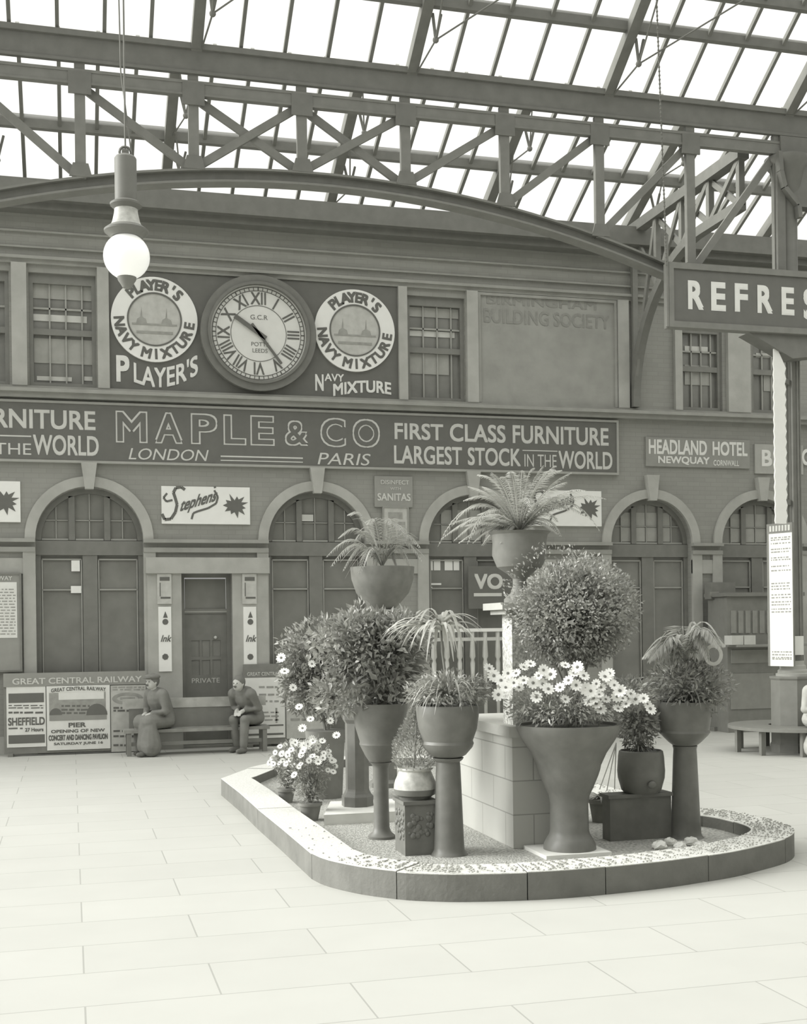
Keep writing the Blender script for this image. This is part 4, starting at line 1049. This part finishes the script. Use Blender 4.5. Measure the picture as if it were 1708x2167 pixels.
for k in range(2600):
    u = rr.random() ** .8; y = 1628 - u * 145; hw = (30 + 16 * math.sin(PI * min(1, u * 1.25 + .1))) * (1 - u ** 3) + 3; a = rr.uniform(0, 2 * PI); f = rr.uniform(.6, 1)
    p = sp.at(sp.cx + 12 * u, y) + Vector((math.cos(a), math.sin(a), 0)) * hw * sp.s * f
    b.leaf(p, Vector((math.cos(a), math.sin(a), .7)) + rnd(rr) * .6, rnd(rr), .035, .013)
add('foliage', b, mLEAF, t, -2); add('stem', MB().tube([sp.at(sp.cx, 1640), sp.at(sp.cx + 10, 1490)], [.012, .005], 6), mSTEM, t)
# ---- left rear pedestal and shrub bowl
sp = Spot(808, 1778, ZG, 28)
turned('plant_pedestal', sp, [(29, 1778), (29, 1768), (20, 1760), (17, 1750), (16, 1700), (16, 1625), (20, 1616), (26, 1612)], mPOT, 'slim dark pedestal left of the ginger jar, under the big leafy shrub', 'pedestal', 'plant pedestals')
t = thing('potted_aucuba', (sp.x, sp.y, sp.z(1612)), 'broad glossy spotted shrub in a dark bowl on the slim pedestal', 'plant')
add('bowl', MB().lathe(sp.c, sp.prof((24, 1611.5), (32, 1600), (42, 1580), (45, 1574), (44, 1568), (54, 1535), (58, 1500), (58, 1488), (52, 1488), (51, 1495))), mPOT, t, 30)
add('soil', MB().lathe(sp.c, sp.prof((51, 1500), (51, 1494))), mSOIL, t)
b = MB(); bush(b, sp.at(795, 1372), .44, .40, .36, 2200, .075, .032, 51, .6, .15, .5); bush(b, sp.at(735, 1352), .36, .36, .26, 1000, .075, .032, 54, .5, .15, .6); bush(b, sp.at(850, 1330), .22, .3, .20, 500, .075, .032, 55, .5, .15, .6); bush(b, sp.at(730, 1470), .32, .3, .20, 900, .065, .028, 52, .6); add('foliage', b, mLEAFL, t, -2, label='spotted glossy leaves')
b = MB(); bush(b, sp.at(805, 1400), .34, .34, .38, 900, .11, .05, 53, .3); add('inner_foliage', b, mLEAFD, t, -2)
b = MB()
for k in range(5): b.tube([sp.at(806 + k * 2, 1500), sp.at(790 + k * 9, 1420), sp.at(745 + k * 28, 1330)], [.014, .011, .006], 6)
add('stem', b, mSTEM, t)
# ---- slab, octagonal pillar and tub at the left rear
p = G(640, 1727, .20); q = G(800, 1727, .20)
tag(add('stone_slab', MB().flatz([(2.35, p.y), (3.35, p.y - .02), (3.35, p.y + .85), (2.6, p.y + .9)], .05, .2), mSLAB), 'flat pale stone slab under the left rear pillar', 'slab')
sp = Spot(757, 1709, .20, 32)
turned('stone_pillar', sp, [(34, 1709), (34, 1684), (29, 1678), (26, 1672), (25, 1668), (25, 1530), (30, 1522), (32, 1512)], mPOT, 'dark octagonal pillar with stepped base standing on the pale slab', 'pillar', n=8, rot=PI / 8, sm=10)
SA = sp
t = thing('palm_urn', (sp.x, sp.y, sp.z(1512)), 'dark urn with a young feather palm on the octagonal pillar, mostly behind the shrub', 'plant')
add('urn', MB().lathe(sp.c, sp.prof((18, 1511), (20, 1500), (30, 1485), (38, 1460), (40, 1445), (36, 1444))), mPOT, t, 30)
sp = Spot(690, 1692, ZG, 36)
t = thing('tub_shrub', (sp.x, sp.y, ZG), 'bushy dark shrub with white blooms in a dark tub, bed left end', 'plant')
add('tub', MB().lathe(sp.c, sp.prof((34, 1690), (35, 1684), (41, 1560), (43, 1545), (38, 1545))), mTERRA, t, 30)
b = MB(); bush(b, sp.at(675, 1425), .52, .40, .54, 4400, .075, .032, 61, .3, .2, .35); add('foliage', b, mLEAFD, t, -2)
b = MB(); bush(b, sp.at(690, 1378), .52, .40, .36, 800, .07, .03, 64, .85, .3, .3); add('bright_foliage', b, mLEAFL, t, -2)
add('stem', MB().tube([sp.at(690, 1560), sp.at(680, 1480), sp.at(670, 1420)], .02, 6).tube([sp.at(693, 1560), sp.at(705, 1470), sp.at(715, 1400)], .016, 6), mSTEM, t)
flowers(t, [sp.at(x, y, -.45) for x, y in ((633, 1496), (657, 1522), (699, 1525), (602, 1421), (595, 1392), (700, 1355), (640, 1541), (712, 1556), (620, 1455), (660, 1405))], .05, 62)
b = MB(); c0 = sp.at(640, 1420, -.1)
for k in range(11): frond(b, arching(c0, PI * (.75 + .5 * k / 10), .34, .55, 1.9, 8), .12, 16, seed=k, wl=.012)
add('side_fronds', b, mFROND, t, -2)
# ---- two potted marguerites
def marguerite(cx, yb, hw, h, fx, fy, rx, rz, n, seed, label):
    sp = Spot(cx, yb, ZG, hw * .7)
    t = thing('potted_marguerite', (sp.x, sp.y, ZG), label, 'plant', 'potted marguerites')
    pr = sp.prof((hw * .7, yb), (hw, yb - h), (hw * 1.12, yb - h), (hw * 1.12, yb - h - 6), (hw * .95, yb - h - 6)); pr[0] = (pr[0][0], ZG)
    add('pot', MB().lathe(sp.c, pr, 24), mTERRA, t, 30); rr = random.Random(seed)
    b = MB(); bush(b, sp.at(fx, fy), rx, rx * .8, rz, 1500, .045, .014, seed, .3, .3); bush(b, sp.at((fx + cx) / 2, (fy + yb - h) / 2 + 6), rx * .55, rx * .55, rz * .6, 700, .045, .012, seed + 5, .3, .3); add('foliage', b, mLEAFL, t, -2)
    b = MB(); pts = []
    for k in range(n):
        d = rnd(rr); d.z = abs(d.z) * 1.1 - .25; d.y = -abs(d.y); d.normalize(); p = sp.at(fx, fy) + Vector((d.x * rx, d.y * rx * .9, d.z * rz)) * rr.uniform(.85, 1.15); pts.append(p)
        b.tube([(sp.x, sp.y, sp.z(yb - h)), (Vector((sp.x, sp.y, sp.z(yb - h))) + p) / 2 + Vector((0, .03, .06)), p], .003, 4, False)
    add('stems', b, mSTEM, t); flowers(t, pts, .034, seed)
marguerite(606, 1700, 18, 26, 618, 1605, .24, .19, 34, 71, 'white-flowered marguerite in the farther of two small pots at the left end of the bed')
marguerite(657, 1738, 23, 34, 655, 1620, .25, .24, 38, 72, 'white-flowered marguerite in the nearer of two small pots by the left kerb')
# ---- octagonal stone pillar with urn and fern (centre)
p = G(1087, 1797, ZG); a_ = PHI + math.atan((962 - PPX) / FPX); X0, Y0 = p.x, p.y; Y1e = X0 / math.tan(a_); X1e = X0 + .60
sp = Spot(1108, 1800, ZG, 20); sp.x, sp.y = X0 + .20, Y0 + .30; sp.d = math.hypot(sp.x, sp.y); sp.s = (sp.x * cF.x + sp.y * cF.y) / FPX
sp.cx = PPX + FPX * math.tan(math.atan2(sp.x, sp.y) - PHI)
t = thing('urn_pillar', (sp.x, sp.y, ZG), 'pale block masonry pedestal with speckled shaft and slab carrying the fern urn in the bed centre', 'pillar')
zc = W(1087, 1560, Y0).z
add('base', MB().box(X0, X1e, Y0, Y1e, ZG, zc), mBLOCK, t)
add('cap', MB().box(X0 - .04, X1e + .04, Y0 - .04, Y1e + .04, zc, zc + .09), mPILLAR, t)
hw = 30 * sp.s; zt0, zt1 = zc + .09, sp.z(1300)
add('shaft', MB().box(sp.x - hw, sp.x + hw, sp.y - hw, sp.y + hw, zt0, zt1), mSPECK, t)
hs = 62 * sp.s
add('slab', MB().box(sp.x - hs, sp.x + hs, sp.y - hs, sp.y + hs, zt1 + .04, zt1 + .10).box(sp.x - hs * .8, sp.x + hs * .8, sp.y - hs * .8, sp.y + hs * .8, zt1, zt1 + .04), mSTONE, t)
zs = zt1 + .10
t = thing('fern_urn', (sp.x, sp.y, zs), 'grey footed urn with a big spreading fern on top of the central pillar', 'plant')
pr = sp.prof((34, 1274), (34, 1268), (20, 1255), (15, 1240), (15, 1225), (26, 1215), (48, 1200), (58, 1175), (57, 1150), (60, 1132), (66, 1126), (60, 1126)); pr[0] = (pr[0][0], zs)
add('urn', MB().lathe(sp.c, pr), mPOTM, t, 30)
b = MB(); c0 = Vector((sp.x, sp.y, sp.z(1126))); rr = random.Random(81)
for k in range(18):
    a = 2 * PI * k / 18 + rr.uniform(-.1, .1); frond(b, arching(c0, a, rr.uniform(.55, .9), rr.uniform(.25, 1.0), rr.uniform(.9, 1.9), 9), .10, 26, seed=k, wl=.010)
for x, y in ((1010, 1005), (1085, 1000), (1130, 990), (1190, 995), (960, 1145), (935, 1140), (1205, 1080), (1060, 1010), (1160, 1030), (980, 1060)):
    e_ = sp.at(x, y); path = [c0.lerp(e_, u) + Vector((0, 0, .16 * math.sin(PI * u))) for u in [i / 9 for i in range(10)]]; frond(b, path, .11, 28, seed=x, wl=.011)
for x, y in ((1040, 1000), (1020, 1030), (1105, 995), (1150, 985), (1175, 985), (1210, 1000), (1200, 1020), (1185, 1050), (950, 1110), (970, 1150), (1000, 1150), (1020, 1155), (1215, 1050), (1120, 1020), (990, 1030), (1010, 1090), (1060, 1150), (1180, 1130)):
    e_ = sp.at(x, y, R.uniform(-.35, .3)); path = [c0.lerp(e_, u) + Vector((0, 0, .10 * math.sin(PI * u))) for u in [i / 9 for i in range(10)]]; frond(b, path, .10, 28, seed=x + y, wl=.010)
add('fronds', b, mFROND, t, -2)
# ---- second palm on a tall stand behind
sp = Spot(815, 1668, ZG, 30)
turned('plant_stand', sp, [(34, 1668), (34, 1655), (26, 1648), (24, 1500), (22, 1300), (30, 1296), (32, 1290)], mPOTM, 'tall grey stone stand at the back of the bed behind the glossy shrub', 'stand', n=8, rot=PI / 8, sm=10)
t = thing('palm_bowl', (sp.x, sp.y, sp.z(1290)), 'thin-leaved palm in a wide grey bowl at the back, left of the central fern', 'plant')
add('bowl', MB().lathe(sp.c, sp.prof((24, 1289.5), (34, 1280), (56, 1255), (66, 1225), (68, 1200), (62, 1200))), mPOTM, t, 30)
b = MB(); c0 = Vector((sp.x, sp.y, sp.z(1200))); rr = random.Random(83)
for x, y in ((735, 1090), (690, 1180), (700, 1200), (725, 1210), (760, 1215), (790, 1225), (890, 1160), (895, 1190), (870, 1205), (860, 1130), (830, 1110), (780, 1110), (750, 1150), (715, 1140), (845, 1225)):
    e_ = sp.at(x, y, rr.uniform(-.4, .3)); path = [c0.lerp(e_, u) + Vector((0, 0, .28 * math.sin(PI * u))) for u in [i / 9 for i in range(10)]]; frond(b, path, .16, 24, seed=x, wl=.011)
for x, y in ((745, 1100), (760, 1125), (700, 1165), (720, 1190), (740, 1200), (770, 1200), (730, 1225), (885, 1140), (850, 1150), (900, 1180)):
    e_ = sp.at(x, y, rr.uniform(-.4, .2)); path = [c0.lerp(e_, u) + Vector((0, 0, .22 * math.sin(PI * u))) for u in [i / 9 for i in range(10)]]; b.blade(path, [.014 * w for w in (.3, .7, 1, 1, 1, .9, .8, .6, .4, .1)])
add('fronds', b, mFROND, t, -2)
# ---- great urn with daisies and round shrub
sp = Spot(1206, 1805, ZG + .03, 54); g = sp
sl = 66 * sp.s
tag(add('stone_slab', MB().box(sp.x - sl * 1.2, sp.x + sl, sp.y - sl, sp.y + sl, ZG, ZG + .03), mSLAB), 'thin square pale slab under the great urn', 'slab')
t = thing('great_urn', (sp.x, sp.y, ZG + .03), 'great dark urn planted with white daisies and a round fine-leaved shrub', 'plant')
pr = sp.prof((52, 1806), (56, 1797), (55, 1785), (48, 1772), (43, 1764), (41, 1756), (40, 1700), (43, 1683), (52, 1664), (62, 1640), (66, 1628), (68, 1618), (80, 1592), (96, 1568), (105, 1552), (110, 1540), (111, 1532), (102, 1532), (100, 1540)); pr[0] = (pr[0][0], ZG + .03)
add('urn', MB().lathe(sp.c, pr, 48), mPOT, t, 30)
add('soil', MB().lathe(sp.c, sp.prof((101, 1545), (101, 1538))), mSOIL, t)
b = MB(); bush(b, sp.at(1214, 1298, .12), .54, .46, .48, 9000, .036, .022, 91, .6, .1, .18); bush(b, sp.at(1214, 1300, .12), .42, .36, .38, 2600, .08, .05, 96, .2, .1, .1); add('shrub_foliage', b, mLEAF, t, -2)
b = MB(); bush(b, sp.at(1214, 1290, .1), .53, .46, .48, 1500, .032, .016, 92, .88, .3, .18); add('shrub_tips', b, mLEAF, t, -2)
b = MB()
for k in range(5): b.tube([sp.at(1200 + k * 4, 1540), sp.at(1190 + k * 10, 1440, .1), sp.at(1150 + k * 30, 1340, .12)], [.02, .015, .007], 6)
add('stem', b, mSTEM, t)
b = MB(); bush(b, sp.at(1195, 1490), .50, .42, .17, 2600, .055, .018, 93, .3, .3); bush(b, sp.at(1330, 1465), .22, .25, .14, 700, .055, .018, 94, .3, .3); add('daisy_foliage', b, mLEAF, t, -2)
fp = [(1128, 1445), (1140, 1430), (1108, 1412), (1122, 1405), (1150, 1418), (1165, 1427), (1160, 1458), (1148, 1448), (1108, 1440), (1092, 1425), (1087, 1445), (1098, 1455), (1196, 1408), (1215, 1425), (1225, 1420), (1235, 1430), (1222, 1412), (1203, 1440), (1219, 1450), (1240, 1458), (1250, 1462), (1196, 1480), (1262, 1447), (1272, 1455), (1268, 1470), (1256, 1478), (1262, 1490), (1282, 1480), (1280, 1432), (1290, 1440), (1300, 1450), (1312, 1462), (1306, 1474), (1318, 1478), (1325, 1490), (1335, 1468), (1345, 1480), (1362, 1478), (1370, 1490), (1376, 1500), (1247, 1485), (1270, 1500), (1308, 1500), (1185, 1455), (1135, 1475), (1290, 1425), (1060, 1440), (1045, 1430), (1035, 1415), (1070, 1455), (1055, 1470), (1075, 1425)]
flowers(t, [sp.at(x, y, -.38 + R.uniform(-.06, .06) + .15 * abs(x - 1200) / 150) for x, y in fp], .052, 95)
# ---- barrel pot on block
p = G(1292, 1781, ZG)
t, x0, x1, y0, y1, z1 = block_px('stone_block', 1292, 1416, 1781, ZG, 1270, 1690, mPOT, 'low wide dark block carrying the barrel-shaped pot', 'plinth')
add('cap', MB().box(x0 - .02, x1 + .01, y0 - .02, y1 + .02, z1, z1 + .03), mPOT, t)
sp = Spot(1353, 1685, z1 + .03, 37); zb = z1 + .03
sp.y = (y0 + y1) / 2; sp.x = sp.y * math.tan(PHI + math.atan((1353 - PPX) / FPX)); sp.d = math.hypot(sp.x, sp.y); sp.s = (sp.x * cF.x + sp.y * cF.y) / FPX
t = thing('barrel_pot_shrub', (sp.x, sp.y, zb), 'dark round shrub in a dark barrel-shaped glazed pot on the wide block', 'plant')
pr = sp.prof((36, 1684), (42, 1670), (49, 1645), (50, 1630), (48, 1600), (46, 1589), (43, 1587), (41, 1592)); pr[0] = (pr[0][0], zb)
add('pot', MB().lathe(sp.c, pr), mPOT, t, 30)
b = MB(); p = sp.at(1362, 1640); b.ball((p.x - .02, p.y - 49 * sp.s, sp.z(1655)), .035, 6, (1.2, .5, 1)); add('boss', b, mPOT, t, 0)
b = MB(); bush(b, sp.at(1348, 1532), .20, .2, .24, 1700, .05, .02, 101, .2, .1); add('foliage', b, mLEAFD, t, -2)
b = MB(); straps(b, sp.at(1353, 1584), 46, .19, .008, 102, (.1, .5), (1.2, 2.2)); add('basal_leaves', b, mLEAFL, t, -2)
add('stem', MB().tube([sp.at(1353, 1592), sp.at(1350, 1530)], .02, 6), mSTEM, t)
# small pot and wire tripod behind
sp2 = Spot(1272, 1742, ZG, 18)
t = thing('small_flowerpot', (sp2.x, sp2.y, ZG), 'small dark flowerpot with pale rim between the great urn and the wide block', 'pot')
pr = sp2.prof((18, 1742), (24, 1700), (27, 1698), (27, 1690), (22, 1690)); pr[0] = (pr[0][0], ZG)
add('pot', MB().lathe(sp2.c, pr, 20), mTERRA, t, 30)
b = MB(); straps(b, sp2.at(1272, 1690), 24, .16, .012, 103, (.1, .7), (1, 2)); add('foliage', b, mLEAFL, t, -2)
sp3 = Spot(1280, 1700, ZG, 5); b = MB(); top = sp3.at(1304, 1572)
for x, y in ((1262, 1690), (1280, 1694), (1300, 1690)): q = G(x, y, ZG); b.tube([q, top], .006, 5)
tag(add('cane_tripod', b, mROPE), 'thin dark cane tripod standing behind the barrel-shaped pot', 'canes')
# ---- right pedestal
sp = Spot(1452, 1778, ZG, 38)
turned('plant_pedestal', sp, [(38, 1778), (38, 1772), (34, 1768), (32, 1763), (31, 1750), (25, 1600), (24, 1585), (26, 1578)], mPOT, 'tall dark tapered pedestal at the right end of the bed, white stones at its foot', 'pedestal', 'plant pedestals', sm=25)
t = thing('potted_cycad', (sp.x, sp.y, sp.z(1578)), 'cycad with arching fronds in a dark bowl on the right pedestal', 'plant')
add('bowl', MB().lathe(sp.c, sp.prof((24, 1577.5), (34, 1570), (48, 1556), (53, 1549), (51, 1544), (55, 1520), (57, 1495), (57, 1484), (51, 1484), (50, 1490))), mPOT, t, 30)
add('soil', MB().lathe(sp.c, sp.prof((50, 1493), (50, 1488))), mSOIL, t)
c0 = sp.at(1450, 1400); b = MB()
for x, y, h in ((1360, 1392, .10), (1372, 1400, .12), (1390, 1405, .16), (1535, 1366, .12), (1525, 1372, .16), (1515, 1350, .1), (1500, 1400, .2), (1420, 1410, .2), (1440, 1420, .24), (1475, 1415, .22)):
    e_ = sp.at(x, y, R.uniform(-.25, .2)); path = [c0.lerp(e_, u) + Vector((0, 0, h * 1.5 * math.sin(PI * u))) for u in [i / 9 for i in range(10)]]; frond(b, path, .19, 30, seed=x, wl=.018, droopl=.7)
for x, y, hh in ((1362, 1388, .12), (1378, 1396, .16), (1535, 1362, .13), (1530, 1366, .17), (1520, 1358, .11), (1500, 1372, .16), (1425, 1398, .14), (1470, 1400, .16), (1490, 1392, .2)):
    e_ = sp.at(x, y, R.uniform(-.2, .1)); path = [c0.lerp(e_, u) + Vector((0, 0, hh * 1.7 * math.sin(PI * u ** .8))) for u in [i / 9 for i in range(10)]]; b.blade(path, [.024 * w for w in (.4, .8, 1, 1, 1, 1, .9, .75, .5, .1)])
p = sp.at(1510, 1386, -.15); rd = 19 * sp.s; nn = cR
ring = [p + cR * rd * math.cos(a) * .85 + Vector((0, 0, rd * math.sin(a))) for a in [PI * 2 * k / 20 for k in range(22)]]
b.blade(ring, [.016] * 22, cF); b.blade([sp.at(1450, 1480), sp.at(1470, 1430), sp.at(1488, 1402), ring[9]], [.005, .006, .008, .012])
add('fronds', b, mFROND, t, -2)
b = MB(); b.tube([sp.at(1452, 1492), sp.at(1450, 1440), c0], [.05, .045, .03], 8); add('stem', b, mSTEM, t, 0)
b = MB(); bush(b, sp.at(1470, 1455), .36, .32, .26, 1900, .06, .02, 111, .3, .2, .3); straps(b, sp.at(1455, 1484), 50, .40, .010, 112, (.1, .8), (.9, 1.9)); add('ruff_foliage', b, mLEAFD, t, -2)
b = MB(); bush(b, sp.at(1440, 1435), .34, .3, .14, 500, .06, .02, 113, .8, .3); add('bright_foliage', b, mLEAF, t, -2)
rr = random.Random(121)
words_ = ('leftmost', 'second from the left', 'middle', 'second from the right', 'rightmost')
for k in range(5):
    q = G(1396 + k * 22, 1797 - (k % 2) * 8, ZG); b = MB(); r = .055 - .004 * (k % 3); b.ball((q.x, q.y, ZG + r * .55), r, 7, (1.25, 1, .75))
    b.v = [(x + rr.uniform(-.008, .008), y + rr.uniform(-.008, .008), max(ZG, z + rr.uniform(-.008, .008))) for x, y, z in b.v]
    tag(add('rockery_stone', b, mSLAB), words_[k] + ' of the five white stones at the foot of the right pedestal', 'stone', 'white rockery stones')

# ================================================================== PEOPLE
def remesh(mb, name, m, parent, vox, smooth_it=6):
    me = bpy.data.meshes.new('tmp'); me.from_pydata(mb.v, [], mb.f); bm = bmesh.new(); bm.from_mesh(me); bmesh.ops.recalc_face_normals(bm, faces=bm.faces); bm.to_mesh(me); bm.free()
    o = bpy.data.objects.new('tmp', me); COL.objects.link(o)
    md = o.modifiers.new('r', 'REMESH'); md.mode = 'VOXEL'; md.voxel_size = vox
    sm = o.modifiers.new('s', 'SMOOTH'); sm.factor = .5; sm.iterations = smooth_it
    bpy.context.view_layer.update()
    nm = bpy.data.meshes.new_from_object(o.evaluated_get(bpy.context.evaluated_depsgraph_get())); bpy.data.objects.remove(o); bpy.data.meshes.remove(me)
    off = org(parent) if parent is not None else Vector((0, 0, 0))
    for v in nm.vertices: v.co -= off
    nm.name = name; nm.materials.clear(); nm.materials.append(m); nm.polygons.foreach_set('use_smooth', [True] * len(nm.polygons))
    r = bpy.data.objects.new(name, nm); link(r, parent); return r
def limb(mb, pts, rs, n=12):
    mb.tube(pts, rs, n)
    for p, r in zip(pts, rs): mb.ball(p, r * .99, 6)
def seated_man(loc, heading, lean, label, hat, hands_fwd=.32, hz=.56, head_dn=.0, cloth=None, long=False):
    cloth = cloth or mCOAT
    f = Vector((math.cos(heading), math.sin(heading), 0)); l = Vector((-f.y, f.x, 0)); u = Vector((0, 0, 1)); o = Vector(loc)
    t = thing('person', loc, label, 'person')
    P = lambda a, b_, c: o + f * a + l * b_ + u * c           # forward, left, up
    hip = P(-.02, 0, .575); waist = P(.03 + lean * .12, 0, .74); chest = P(.05 + lean * .3, 0, .92 - lean * .02); neck = P(.06 + lean * .46, 0, 1.07 - lean * .06)
    head = neck + f * (.06 + lean * .05) + u * (.13 - head_dn)
    b = MB(); limb(b, [hip, waist, chest, neck - u * .03], [.14, .13, .15, .07]); limb(b, [neck - u * .05, head - u * .05], [.055, .052])
    b.ball(head, .098, 10, (.95, .82, 1.12)); b.ball(head + f * .03 - u * .055, .07, 8, (1, .85, .9))
    b.ball(head + f * .10 - u * .02, .018, 5, (1.2, .8, 1.4))
    for q in (-1, 1): b.ball(head + l * q * .083 - f * .005 - u * .015, .022, 5, (1, .4, 1.4))
    coat = MB(); tr_ = MB(); bt = MB()
    limb(coat, [hip - f * .02, waist - f * .02, chest, neck - u * .045], [.152, .17, .185, .10]); limb(coat, [hip + f * .02 + l * .05, hip + f * .12 + l * .06], [.145, .13]); limb(coat, [hip + f * .02 - l * .05, hip + f * .12 - l * .06], [.145, .13])
    hd = []
    for q in (-1, 1):
        hp = P(0, q * .09, .545); kn = P(.42, q * .11, .54); an = P(.40 + .06 * q, q * .11, .09); toe = an + f * .17 - u * .045
        limb(b, [hp, kn, an], [.085, .06, .042]); limb(b, [an, an - u * .045, toe], [.042, .04, .03])
        limb(tr_, [hp, hp.lerp(kn, .5), kn, kn.lerp(an, .5), an + u * .03], [.115, .10, .085, .075, .065])
        if long: limb(coat, [hp, kn - f * .03, kn.lerp(an, .5) - f * .04 + l * q * .03, an + u * .06 - f * .05 + l * q * .06], [.125, .135, .15, .165]); limb(coat, [kn - f * .05 - l * q * .09, an + u * .08 - f * .06 - l * q * .09], [.13, .15])
        limb(bt, [an + u * .02, an - u * .04 - f * .02, an - u * .045 + f * .1, toe], [.055, .05, .045, .036])
        sh = neck - u * .07 + l * q * .185 - f * .01; el = sh.lerp(P(hands_fwd * .5, q * .24, hz + .12), .9); wr = P(hands_fwd, q * .07, hz + .12)
        limb(b, [sh, el, wr], [.055, .043, .03]); limb(coat, [sh - l * q * .03, sh, el, el.lerp(wr, .9)], [.10, .085, .07, .052])
        fd = (P(hands_fwd + .12, q * .03, hz + .06) - wr).normalized(); sdv = l * -q
        palm = wr + fd * .055; limb(b, [wr, palm, palm + fd * .03], [.028, .036, .034])
        for k in range(4):
            sd_ = (k - 1.5) * .019; L_ = (.062, .072, .068, .052)[k]; p0 = palm + fd * .03 + sdv * sd_; p1 = p0 + fd * L_ * .55 - u * .008; p2 = p1 + fd * L_ * .35 - u * .03
            b.tube([p0 - fd * .02, p0, p1, p2], [.0095, .0095, .0088, .0075], 8)
        p0 = wr + fd * .03 + sdv * .03; b.tube([p0 - sdv * .01, p0 + sdv * .018 + fd * .02, p0 + sdv * .022 + fd * .052 - u * .01], [.012, .0105, .008], 8)
    body = remesh(b, 'body', mSKIN, t, .0075, 3)
    remesh(coat, 'coat', cloth, t, .014, 4); remesh(tr_, 'trousers', cloth, t, .014, 4); remesh(bt, 'boots', mHAIR, t, .01, 3)
    ey = MB(); 
    for q in (-1, 1): ey.ball(head + f * .088 + l * q * .034 + u * .008, .010, 4)
    add('eyes', ey, mHAIR, t, 0); add('mouth', MB().box(0, .001, 0, .001, 0, .001) if False else MB().beam(head + f * .10 - u * .06 - l * .022, head + f * .10 - u * .06 + l * .022, .012, .007), mHAIR, t)
    hr = MB(); hr.ball(head - f * .024 + u * .026, .112, 10, (.92, .84, 1.05)); add('hair', hr, mHAIR, t, 0)
    mo = MB(); limb(mo, [head + f * .104 - u * .045 - l * .03, head + f * .112 - u * .04, head + f * .104 - u * .045 + l * .03], [.007, .012, .007], 6); add('moustache', mo, mHAIR, t, 0)
    if hat == 'cap':
        h = MB(); h.ball(head + u * .085 - f * .01, .125, 10, (1.02, .95, .42)); h.ball(head + u * .07 + f * .10, .075, 8, (1, .95, .16)); add('cap', h, mCOAT, t, 0)
    return t
seated_man((1.46, 20.40, 0), math.radians(215), .25, 'seated person in long dark overcoat and flat hat at the left end of the bench', 'cap', long=True)
seated_man((2.92, 20.42, 0), math.radians(228), .6, 'bareheaded man in dark suit leaning forward at the right end of the bench', None, .36, .58, .03)

seated_man((10.90, 16.38, 0), math.radians(262), .2, 'person in pale clothes on the round seat, cut by the right picture edge', None, .3, .56, .0, mPAPERG, True)
